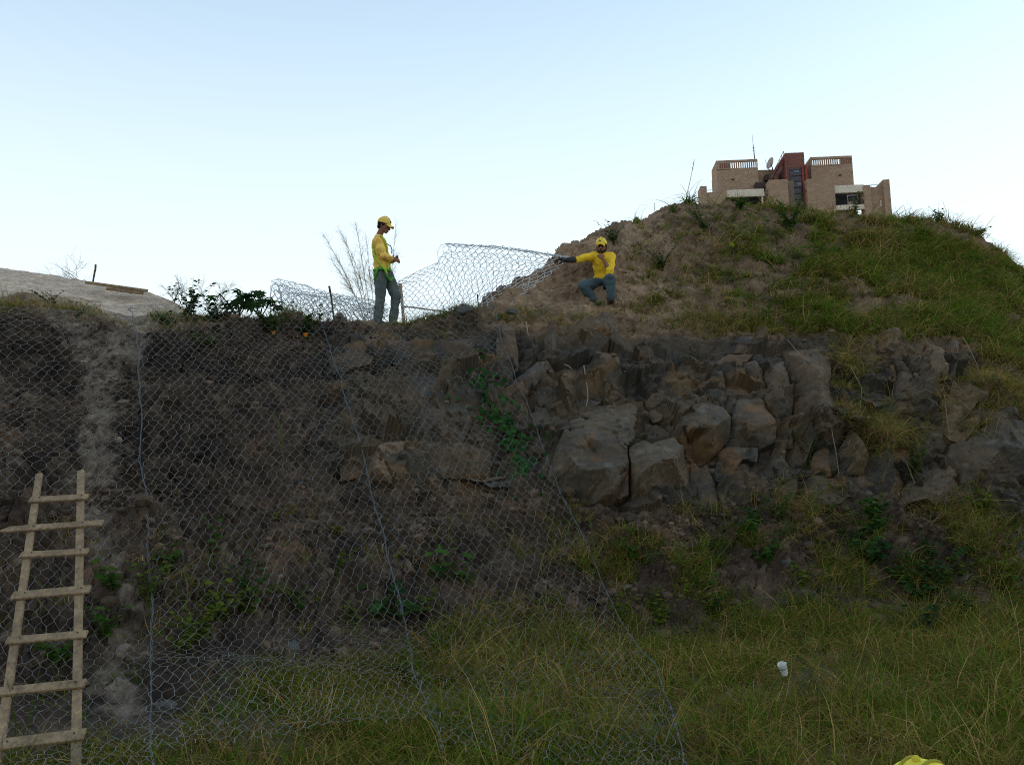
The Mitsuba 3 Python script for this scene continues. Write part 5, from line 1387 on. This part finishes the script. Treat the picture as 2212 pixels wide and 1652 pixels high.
def herb(name, label, x, y, height, stems, leaf, col, seed, per=10, spread=0.35, ratio=0.42, stemcol=(0.10, 0.12, 0.04), single=False, root=None, cat_='plant', droop=0.3, group=None, top_only=False, pt=None):
    rng = np.random.default_rng(seed)
    if pt is None:
        p, n = at(x, y)
    else:
        p, n = pt, np.array([0, -0.3, 1.0])
    t = thing(name, label, cat_, group)
    sm, B, D, N, Ls = [], [], [], [], []
    for k in range(stems):
        a = rng.uniform(0, 6.28)
        h = 1.5 * height * rng.uniform(0.6, 1.05)
        out = np.array([math.cos(a), math.sin(a) * 0.8 - 0.25, 0]) * 1.35 * spread * h * rng.uniform(0.3, 1.2)
        ts = np.linspace(0, 1, 7)
        root_ = p + np.array([rng.normal(0, 0.03), rng.normal(0, 0.02), -0.02])
        q = root_ + ts[:, None] * np.array([0, 0, h]) + (ts ** 1.7)[:, None] * out + rng.normal(0, 0.01 * h, (7, 3)) * ts[:, None]
        sm.append(tube(q, 0.007 * (1.2 - ts) * (0.6 + height), 4))
        for j in range(per):
            u = rng.uniform(0.55 if top_only else 0.18, 1.0)
            b = np.array([np.interp(u, ts, q[:, c]) for c in range(3)])
            a2 = rng.uniform(0, 6.28)
            dd = np.array([math.cos(a2), math.sin(a2), rng.uniform(-0.15, 0.55)])
            B.append(b)
            D.append(dd)
            N.append(np.array([0, -0.35, 1.0]) + 0.35 * rng.normal(size=3))
            Ls.append(1.2 * leaf * rng.uniform(0.55, 1.15) * (1.1 - 0.35 * u))
    add('stem', cat(sm), 'leafy', t, color=stemcol)
    B, D, N, Ls = np.array(B), np.array(D), np.array(N), np.array(Ls)
    C = np.array(col) * rng.uniform(0.7, 1.35, (len(B), 1)) * np.array([1, 1, 1]) + rng.uniform(-0.012, 0.02, (len(B), 1)) * np.array([1, 0.6, 0])
    C = np.clip(C, 0.01, 0.9)
    if single:
        for i in range(len(B)):
            v, f, c = leaves(B[i:i + 1] + unit(D[i]) * leaf * 0.3, D[i:i + 1], N[i:i + 1], Ls[i], Ls[i] * ratio * 2.0, C[i:i + 1], droop=droop)
            add('leaf', (v, f), 'leafy', t, color=c)
    else:
        v, f, c = leaves(B, D, N, Ls, Ls * ratio * 2.0, C, droop=droop)
        k = add('foliage', (v, f), 'leafy', t, color=c)
        tag(k, kind='stuff')
    return t


G1, G2, G3, G4 = (0.055, 0.120, 0.026), (0.040, 0.092, 0.030), (0.115, 0.150, 0.025), (0.16, 0.145, 0.03)
herb('bush', 'trailing green plant spilling over the brink below the castor plants', 500, 722, 0.22, 22, 0.07, (0.06, 0.105, 0.028), 299, per=14, spread=1.1)
herb('bush', 'patch of pale green leaves on the brow of the bank under the trailing plant', 450, 752, 0.16, 10, 0.06, (0.08, 0.115, 0.035), 298, per=10, spread=1.2)
# the castor plants on the brink, against the sky
for _x, _y, _hh, _ns, _R, _lab, _sd in ((512, 692, 0.42, 4, 0.185, 'dark castor plant with star shaped leaves on the brink, the larger of two', 301), (563, 690, 0.36, 3, 0.180, 'smaller castor plant with drooping star leaves beside the net roll', 302)):
    _rng = np.random.default_rng(_sd)
    _p, _ = at(_x, _y)
    _t = thing('castor_plant', _lab, 'plant', 'castor plants on the brink')
    _sm = []
    for _k in range(_ns):
        _tp = _p + np.array([(_k - (_ns - 1) / 2) * 0.15 + _rng.normal(0, 0.03), _rng.normal(0, 0.08), _hh * _rng.uniform(0.75, 1.05)])
        _sm.append(tube(poly3(np.array([_p, 0.5 * (_p + _tp) + [0.02, 0, 0.02], _tp]), np.linspace(0, 1, 6)), 0.009, 5))
        for _j in range(7):
            _a = _rng.uniform(0, 6.28)
            _d = np.array([math.cos(_a), 0.7 * math.sin(_a), _rng.uniform(-0.3, 0.45)])
            _b = _tp - [0, 0, _rng.uniform(0, 0.5) * _hh] + unit(_d) * 0.06
            _sm.append(tube(np.array([_tp - [0, 0, 0.25 * _hh * _rng.random()], _b]), 0.004, 4))
            _v, _f = palmate(_b, _d, np.array([0.25 * math.cos(_a), -0.35, 1.0]) + 0.3 * _rng.normal(size=3), _R * _rng.uniform(0.75, 1.15))
            add('leaf', (_v, _f), 'leafy', _t, color=np.array([0.040, 0.085, 0.030]) * _rng.uniform(0.7, 1.4))
    add('stem', cat(_sm), 'leafy', _t, color=(0.09, 0.10, 0.04))
herb('bush', 'small round leaved bush on the brink left of the castor plants', 408, 688, 0.36, 12, 0.075, (0.045, 0.080, 0.030), 303, per=16, spread=0.6, ratio=0.40)
herb('bush', 'low leafy weed between the round leaved bush and the castor plant', 462, 692, 0.22, 9, 0.07, (0.055, 0.095, 0.030), 304, per=14, spread=0.7)
herb('flowering_plant', 'green flowering plant hanging over the brink, left one with a single orange flower', 585, 722, 0.30, 14, 0.07, (0.05, 0.085, 0.028), 305, per=12, spread=0.8)
herb('flowering_plant', 'green flowering plant hanging over the brink, right one with the brightest orange flower', 660, 728, 0.30, 15, 0.07, (0.05, 0.090, 0.028), 306, per=14, spread=0.8)
for _x, _y, _t, _sz in ((605, 728, 'flowering_plant', 0.027), (672, 732, 'flowering_plant_001', 0.036), (655, 736, 'flowering_plant_001', 0.014)):
    _q = sheet(np.array([float(_x)]), np.array([float(_y)]))[0][0] + np.array([0, -0.34, 0])
    _rng = np.random.default_rng(_x)
    _a = np.arange(8) / 8 * 6.28 + 0.2
    _D = np.stack([np.cos(_a), -0.35 + 0 * _a, np.sin(_a)], -1)
    _v, _f, _c = leaves(np.repeat(_q[None], 8, 0), _D, np.repeat([[0.1, -1.0, 0.3]], 8, 0), _sz * _rng.uniform(0.8, 1.2, 8), _sz * 0.6, np.array([[0.85, 0.30, 0.02]]) * _rng.uniform(0.85, 1.1, (8, 1)))
    _e = arr(S(_q + [0, -0.01, 0], _sz * 0.2, 8))
    add('flower', cat([(_v, _f), _e]), 'leafy', _t, color=np.vstack([_c, np.full((len(_e[0]), 3), (0.55, 0.22, 0.02))]))
_sds = 320
for _x, _y, _h0, _ns, _lf, _cl, _per, _sp, _rt, _sg, _lab in (
        (968, 1262, 0.26, 6, 0.17, G1, 3, 0.5, 0.42, True, 'bright green plant with broad round leaves behind the net at mid slope'), (862, 1345, 0.30, 6, 0.22, G2, 3, 0.75, 0.36, True, 'dark green plant with very large leaves by the second seam'),
        (480, 1345, 0.30, 9, 0.075, G3, 12, 0.5, 0.40, False, 'yellow green weed growing under the net, larger of a pair'), (428, 1385, 0.24, 8, 0.075, G3, 12, 0.6, 0.40, False, 'low yellow green weed just right of the left seam'), (395, 1402, 0.18, 6, 0.07, G3, 10, 0.7, 0.4, False, 'small fresh weed touching the left seam wire'),
        (245, 1275, 0.20, 5, 0.08, G1, 8, 0.6, 0.4, False, 'green weed at the pale earth streak beside the ladder'), (232, 1380, 0.26, 6, 0.075, G1, 9, 0.6, 0.4, False, 'weed right of the ladder between its fourth and fifth rung'), (120, 1430, 0.2, 6, 0.07, G1, 9, 0.8, 0.4, False, 'weeds seen through the ladder between its rungs'),
        (462, 1210, 0.42, 3, 0.085, G1, 9, 0.25, 0.42, False, 'upright leafy weed on the dark slope right of the left seam'), (722, 1150, 0.10, 3, 0.08, G4, 5, 0.8, 0.5, False, 'few yellow leaves left of the second seam'), (600, 1125, 0.14, 6, 0.05, G4, 12, 0.9, 0.4, False, 'faded olive cushion plant in mid slope'),
        (1895, 1150, 0.36, 9, 0.10, G1, 14, 0.4, 0.45, False, 'dense dark green shrub under the rock face at the right'), (1885, 1225, 0.24, 8, 0.15, G2, 9, 0.7, 0.42, False, 'plant with broad lobed leaves below the dense shrub'), (2015, 1262, 0.30, 10, 0.085, G2, 14, 0.7, 0.4, False, 'dark spreading herb right of the broad lobed plant'),
        (1990, 1300, 0.22, 7, 0.10, G2, 10, 0.7, 0.42, False, 'dark herb creeping down into the grass'), (2005, 1375, 0.26, 6, 0.085, (0.03, 0.075, 0.035), 12, 0.5, 0.35, False, 'bluish dark shoot at the edge of the grass'), (2160, 1270, 0.30, 8, 0.085, G3, 12, 0.6, 0.4, False, 'yellowish weed at the right edge above the grass'),
        (1430, 1350, 0.26, 8, 0.06, G3, 14, 0.6, 0.35, False, 'yellow green feathery weed at the end of the net edge'), (1350, 1345, 0.22, 7, 0.06, G3, 12, 0.7, 0.35, False, 'bright weed by the small stones right of the net'), (1285, 1245, 0.20, 6, 0.06, G3, 11, 0.6, 0.4, False, 'small weed at the net edge beside the pinkish stone'),
        (1650, 1215, 0.18, 6, 0.075, G1, 9, 0.8, 0.42, False, 'green seedling on the dark bank below the slate'), (1735, 1265, 0.20, 6, 0.07, G3, 9, 0.7, 0.42, False, 'light green seedling beside the bluish boulder'), (1600, 1160, 0.20, 5, 0.07, G1, 9, 0.5, 0.4, False, 'narrow weed under the middle of the slate layers'),
        (2120, 1115, 0.28, 7, 0.08, G3, 12, 0.6, 0.4, False, 'yellow green weed on the ledge under the great slate block'), (1980, 1030, 0.36, 8, 0.07, (0.06, 0.095, 0.03), 13, 0.5, 0.4, False, 'leafy creeper between the ochre block and the slate block'), (1740, 1010, 0.40, 9, 0.05, (0.06, 0.095, 0.03), 12, 0.3, 0.35, False, 'upright weed in the niche under the brown column'),
        (1790, 1115, 0.20, 6, 0.06, G1, 10, 0.7, 0.4, False, 'weed on the ledge below the upright weed'), (1515, 1275, 0.16, 5, 0.07, G1, 8, 0.7, 0.4, False, 'leafy seedling beside the big grass tuft'), (1660, 700, 0.26, 8, 0.075, G1, 12, 0.6, 0.42, False, 'dark green leafy weed at the top of the rock face'), (1865, 720, 0.2, 6, 0.07, G1, 10, 0.7, 0.42, False, 'weed over the brown lump at the top of the rock'),
        (1325, 528, 0.24, 8, 0.06, G2, 14, 0.7, 0.35, False, 'dark green tuft of leaves just right of the crouching man\'s head'), (1430, 585, 0.30, 10, 0.06, (0.06, 0.10, 0.035), 14, 0.9, 0.35, False, 'green patch of weeds right of the crouching man'), (1520, 500, 0.34, 10, 0.06, G1, 14, 0.8, 0.35, False, 'green weeds high on the pale shoulder of the hill'), (1705, 500, 0.5, 14, 0.075, G1, 16, 0.7, 0.4, False, 'largest green bush below the house'),
        (2030, 474, 0.18, 9, 0.06, G2, 14, 0.9, 0.35, False, 'scrub on the skyline right of the house'), (1845, 458, 0.36, 6, 0.07, (0.12, 0.14, 0.05), 12, 0.3, 0.4, False, 'light shrub rising before the balcony of the house'), (2115, 506, 0.16, 8, 0.06, G2, 12, 0.9, 0.35, False, 'dark scrub on the falling right skyline'), (1600, 452, 0.20, 10, 0.07, G2, 12, 0.7, 0.4, False, 'weeds on the skyline before the cream terrace of the house'),
        (110, 655, 0.14, 6, 0.05, G2, 10, 1.0, 0.4, False, 'little green weed at the rim of the sand'), (165, 690, 0.16, 7, 0.05, (0.07, 0.095, 0.035), 10, 1.0, 0.4, False, 'weed on the dark brow left of the pale gully'), (355, 700, 0.16, 8, 0.05, G2, 10, 1.0, 0.4, False, 'weeds right of the pale gully at the brink')):
    herb('weed' if _lf < 0.1 else 'leafy_plant', _lab, _x, _y, _h0, _ns, _lf, _cl, _sds, _per, _sp, _rt, single=_sg)
    _sds += 1
_rng = np.random.default_rng(808)
for _k in range(36):                                                                 # small weeds that nothing tells apart
    _x, _y = (_rng.uniform(1260, 2205), _rng.uniform(1120, 1345)) if _k < 22 else (_rng.uniform(230, 1180), _rng.uniform(1230, 1480))
    herb('weed', 'one of many small green weeds on the bank below the rock face' if _k < 22 else 'one of many small green weeds low on the slope behind the netting', _x, _y, _rng.uniform(0.12, 0.30), int(_rng.integers(4, 9)), _rng.uniform(0.05, 0.085), [G1, G2, G3, (0.09, 0.13, 0.03)][_rng.integers(0, 4)], 820 + _k,
         per=int(_rng.integers(8, 14)), spread=_rng.uniform(0.4, 0.8), ratio=_rng.uniform(0.28, 0.44), group='small weeds on the bank' if _k < 22 else 'small weeds behind the netting')
# the creeper hanging over the rock edge behind the net
_t = thing('creeper', 'green creeper trailing down the rocks behind the edge of the net', 'creeper')
_rng = np.random.default_rng(400)
_ln = np.array([(1030, 805), (1050, 850), (1065, 885), (1090, 915), (1108, 945), (1122, 985), (1132, 1030), (1110, 930), (1140, 905)], float)
_u = _rng.uniform(0, 6, 260)
_i0 = np.minimum(_u.astype(int), 5)
_q2 = _ln[_i0] + (_ln[_i0 + 1] - _ln[_i0]) * (_u - _i0)[:, None] + _rng.normal(0, 1, (260, 2)) * np.array([17, 15]) * _rng.choice([0.5, 1.0, 1.6], (260, 1))
_b, _n = sheet(_q2[:, 0], _q2[:, 1])
_b = _b + np.array([0, -1, 0.2]) * _rng.uniform(0.10, 0.30, (260, 1))
_v, _f, _c = leaves(_b, np.stack([_rng.normal(0, 1, 260), -0.5 + 0 * _u, _rng.normal(-0.5, 0.6, 260)], -1), np.stack([_rng.normal(0, .3, 260), -1 + 0 * _u, 0.5 + 0 * _u], -1), _rng.uniform(0.05, 0.11, 260), _rng.uniform(0.05, 0.08, 260), np.array([[0.038, 0.105, 0.030]]) * _rng.uniform(0.6, 1.6, (260, 1)))
tag(add('foliage', (_v, _f), 'leafy', _t, color=_c), kind='stuff')
_ts = np.linspace(0, 1, 30)
_sp = sheet(*poly_at(_ln[:7], _ts).T)[0] + np.array([0, -0.2, 0])
add('stem', tube(_sp, 0.008, 5), 'leafy', _t, color=(0.09, 0.10, 0.04))


def grass_tuft(label, x, y, n, L, width, col, seed, bend=(0.3, 1.1), group=None, spread=0.05, up=(0, -0.25, 1)):
    rng = np.random.default_rng(seed)
    p, _ = at(x, y)
    q = p + rng.normal(0, spread, (n, 3)) * [1, 1, 0.2]
    c = np.array(col)[rng.integers(0, len(col), n)] * rng.uniform(0.8, 1.2, (n, 1))
    v, f, cc = blades(q, np.repeat([unit(np.array(up, float))], n, 0), rng.uniform(0.6, 1.1, n) * L, width, rng.uniform(*bend, n), c, rng, 4)
    return tag(add('grass_tuft', (v, f), 'leafy', color=cc), label, 'grass tuft', group)


_gy = [[0.15, 0.17, 0.04], [0.24, 0.22, 0.08], [0.10, 0.14, 0.03]]
_gs = [[0.36, 0.28, 0.13], [0.28, 0.22, 0.09], [0.20, 0.19, 0.06]]
_gg = [[0.07, 0.14, 0.03], [0.10, 0.17, 0.035], [0.13, 0.17, 0.04]]
for _k, (_x, _y, _n, _L, _w, _c, _be, _lab) in enumerate((
        (1012, 1262, 26, 0.42, 0.012, _gg, (0.2, 0.9), 'spidery green grass tuft right of the round leaved plant'), (595, 1275, 34, 0.30, 0.011, _gy, (0.8, 1.6), 'drooping yellow green grass tuft under the net'), (632, 1290, 16, 0.30, 0.009, _gy, (0.8, 1.6), 'smaller drooping tuft right of the yellow one'),
        (655, 1215, 9, 0.30, 0.012, _gy, (0.1, 0.5), 'few slanting blades above the drooping tufts'), (1060, 1140, 30, 0.34, 0.010, _gs, (0.5, 1.5), 'straw coloured tuft hanging behind the net in mid slope'), (1105, 1185, 26, 0.36, 0.010, _gs, (0.5, 1.4), 'long straw tuft right of the hanging one'),
        (1165, 1240, 22, 0.36, 0.010, _gs, (0.1, 0.5), 'upright dry grass stalks near the net edge'), (838, 1125, 12, 0.18, 0.010, _gs, (0.6, 1.3), 'small pale star of dry grass on the slope'), (1550, 1215, 34, 0.42, 0.014, _gg, (0.4, 1.3), 'broad bladed green tuft in the middle of the bank'),
        (1520, 1240, 14, 0.6, 0.008, _gy, (0.05, 0.4), 'tall thin stalks rising in front of the cracked block'), (1400, 1215, 60, 0.30, 0.008, _gg, (0.1, 0.6), 'feathery upright green tuft below the split blocks'), (1700, 1150, 20, 0.26, 0.009, _gg, (0.1, 0.8), 'green tuft under the slate layers'),
        (1590, 1360, 26, 0.30, 0.012, _gg, (0.3, 1.0), 'tuft at the bare patch on the bank'), (1865, 935, 24, 0.30, 0.010, _gs, (0.5, 1.5), 'golden dry tuft on the ledge below the brown lump'), (2190, 890, 40, 0.40, 0.011, _gs, (0.6, 1.6), 'golden grass hanging over the right rock'),
        (960, 735, 14, 0.55, 0.012, _gs, (0.9, 1.7), 'long straw stalks hanging over the brink below the stake'), (900, 700, 22, 0.30, 0.012, _gs, (0.6, 1.4), 'dry tuft on the brink right of the boots'), (1720, 560, 26, 0.45, 0.016, _gg, (0.5, 1.4), 'bright grass tuft in the middle of the hill'),
        (1770, 470 + 80, 20, 0.40, 0.014, _gg, (0.5, 1.4), 'bright grass tuft right of the one in mid hill'), (1690, 660, 30, 0.55, 0.014, _gy, (0.3, 1.2), 'tall tuft of yellow green blades on the lower hill'), (1810, 640, 26, 0.45, 0.014, _gg, (0.6, 1.5), 'arching blades on the lower hill right of the tall tuft'),
        (1490, 440, 44, 0.60, 0.018, _gg, (0.5, 1.5), 'long bent grass on the left shoulder of the hilltop'), (1455, 460, 24, 0.45, 0.016, _gg, (0.6, 1.5), 'grass leaning from the skyline left of the house'), (2170, 1245, 20, 0.34, 0.010, _gy, (0.1, 0.6), 'upright grass at the right edge of the bank'), (1480, 1340, 24, 0.28, 0.009, _gy, (0.3, 1.0), 'grass tuft in the dark earth right of the net edge'),
        (1295, 660, 46, 0.16, 0.010, _gg, (0.4, 1.2), 'short green tuft at the feet of the crouching man'), (840, 706, 24, 0.14, 0.010, _gg, (0.4, 1.2), 'small green tuft at the boots of the standing man'), (412, 1300, 10, 0.34, 0.008, _gs, (0.1, 0.6), 'dry upright stalks between left seam and weeds'))):
    grass_tuft(_lab, _x, _y, _n, _L, _w, _c, 500 + _k, _be)


def twigs(p, d, L, depth, rng, r, out, shrink=0.66, kids=3, spread=0.6):
    q = [p]
    dd = unit(np.asarray(d, float))
    for _ in range(4):
        dd = unit(dd + rng.normal(0, 0.12, 3))
        q.append(q[-1] + dd * L / 4)
    out.append(tube(np.array(q), np.linspace(r, r * 0.6, 5), 4))
    if depth:
        for k in range(kids):
            i = rng.integers(2, 5)
            twigs(q[i], dd + rng.normal(0, spread, 3) * [1, 0.7, 1], L * shrink * rng.uniform(0.7, 1.2), depth - 1, rng, r * 0.6, out, shrink, kids, spread)


for _x, _y, _d, _L, _dir, _sp, _lab, _sd in ((196, 622, 16.4, 0.46, (-0.85, 0, 0.40), 0.7, 'bare twiggy shrub on the skyline of the sand heap', 601), (372, 668, 15.0, 0.24, (0.05, 0, 1), 0.6, 'thin bare twigs beside the round leaved bush', 602), (455, 690, 15.2, 0.30, (0.1, 0, 1), 0.4, 'faint dry twigs behind the castor plants', 603)):
    _o, _rng = [], np.random.default_rng(_sd)
    for _k in range(3):
        twigs(P(_x + 6 * _k, _y, _d), np.array(_dir) + _rng.normal(0, 0.25, 3), _L, 3, _rng, 0.0065, _o, 0.74, 4, _sp)
    tag(add('bare_shrub', cat(_o), 'matte', color=(0.20, 0.17, 0.15)), _lab, 'shrub')


def reed(label, pts, r, seed, plume=0.35, n=60, col=(0.30, 0.25, 0.17), pl=0.16, blades_n=0):
    rng = np.random.default_rng(seed)
    t = thing('reed', label, 'reed grass', 'tall dry reeds behind the standing man' if 'behind' in label else None)
    q = poly3(np.array(pts), np.linspace(0, 1, 18))
    w = np.linspace(0, 1, 18)
    for c in range(3):
        q[:, c] = PchipInterpolator(np.linspace(0, 1, len(pts)), np.array(pts)[:, c])(w)
    add('stem', tube(q, r * (1.1 - 0.7 * w), 4), 'leafy', t, color=col)
    u = 1 - plume * rng.random(n) ** 0.8
    b = np.stack([np.interp(u, w, q[:, c]) for c in range(3)], -1)
    d = unit(q[-1] - q[-4]) + rng.normal(0, 0.55, (n, 3)) * [1, 0.6, 0.7]
    e = b + unit(d) * (pl * rng.uniform(0.4, 1.0, (n, 1)) * (1.15 - 0.6 * (u[:, None] - 1 + plume) / plume))
    add('plume', segments(b, e, 0.0013, 3), 'leafy', t, color=np.array(col) * 1.3)
    if blades_n:
        bb = q[rng.integers(0, 8, blades_n)]
        v, f, c = blades(bb, np.repeat([[0, 0, 1.0]], blades_n, 0), rng.uniform(0.3, 0.7, blades_n), 0.009, rng.uniform(0.4, 1.4, blades_n), np.array([[0.33, 0.28, 0.18]]) * rng.uniform(0.7, 1.2, (blades_n, 1)), rng, 4)
        add('blade', (v, f), 'leafy', t, color=c)


for _k, (_tip, _mid, _bx) in enumerate((((697, 505), (745, 590), 795), ((728, 488), (775, 590), 798), ((768, 480), (785, 580), 802), ((745, 520), (770, 600), 790), ((855, 485), (848, 590), 842), ((790, 505), (800, 600), 806), ((715, 560), (755, 620), 788), ((812, 560), (812, 620), 815))):
    _dd = 15.3 + 0.1 * _k
    reed(['leftmost leaning reed plume behind the standing man', 'second leaning reed plume from the left behind the man', 'tall reed rising straight left of the standing man', 'shorter reed between the leaning ones behind the man', 'reed showing right of the standing man, behind him', 'reed close behind the back of the standing man',
          'low leaning reed stalk behind the man', 'reed stalk hidden behind the standing man'][_k], [P(_bx, 708, _dd), P(0.5 * (_bx + _mid[0]) + 3, 655, _dd), P(*_mid, _dd), P(*_tip, _dd)], 0.0055, 700 + _k, 0.55, 110, (0.30, 0.26, 0.19), 0.30, blades_n=9 if _k < 6 else 5)
reed('lone tall reed with a seed head on the hill left of the house', [P(1478, 452, 17.4), P(1484, 420, 17.4), P(1492, 385, 17.4), P(1500, 345, 17.4)], 0.008, 720, 0.22, 40, (0.30, 0.26, 0.20), 0.07)
reed('short bent reed on the skyline near the dark boulder', [P(1418, 475, 16.8), P(1417, 462, 16.8), P(1413, 450, 16.8), P(1414, 437, 16.8)], 0.007, 721, 0.4, 14, (0.22, 0.22, 0.14), 0.06)
for _x, _y, _ht, _lab, _sd in ((1285, 1240, 0.62, 'tall weed with a green flower spike before the split blocks', 731), (1210, 1150, 0.45, 'weed with a reddish spike at the net edge', 732), (612, 1010, 0.62, 'thin leaning weed stalk high under the net', 733)):
    _p, _ = at(_x, _y)
    _col = (0.14, 0.17, 0.05) if _sd != 732 else (0.16, 0.10, 0.08)
    reed(_lab, [_p, _p + [0.0, -0.03, _ht * 0.4], _p + [-0.02, -0.04, _ht * 0.75], _p + [-0.05 if _sd != 733 else -0.12, -0.05, _ht]], 0.007, _sd, 0.6, 70, _col, 0.05)
# fallen leaves
for _x, _y, _R, _c, _lab in ((1585, 547, 0.085, (0.36, 0.38, 0.03), 'bright yellow green star leaf lying on the hill'), (1996, 706, 0.05, (0.45, 0.33, 0.03), 'small yellow leaf at the top of the rock face'), (2170, 1475 - 45, 0.05, (0.33, 0.16, 0.03), 'orange brown leaf in the grass at the right')):
    _p, _n = at(_x, _y)
    _v, _f = palmate(_p + _n * 0.10 + [0, -0.06, 0.05], np.array([0.3, 0, 1.0]), np.array([0.1, -1.0, 0.3]), _R)
    tag(add('fallen_leaf', (_v, _f), 'leafy', color=_c), _lab, 'leaf')
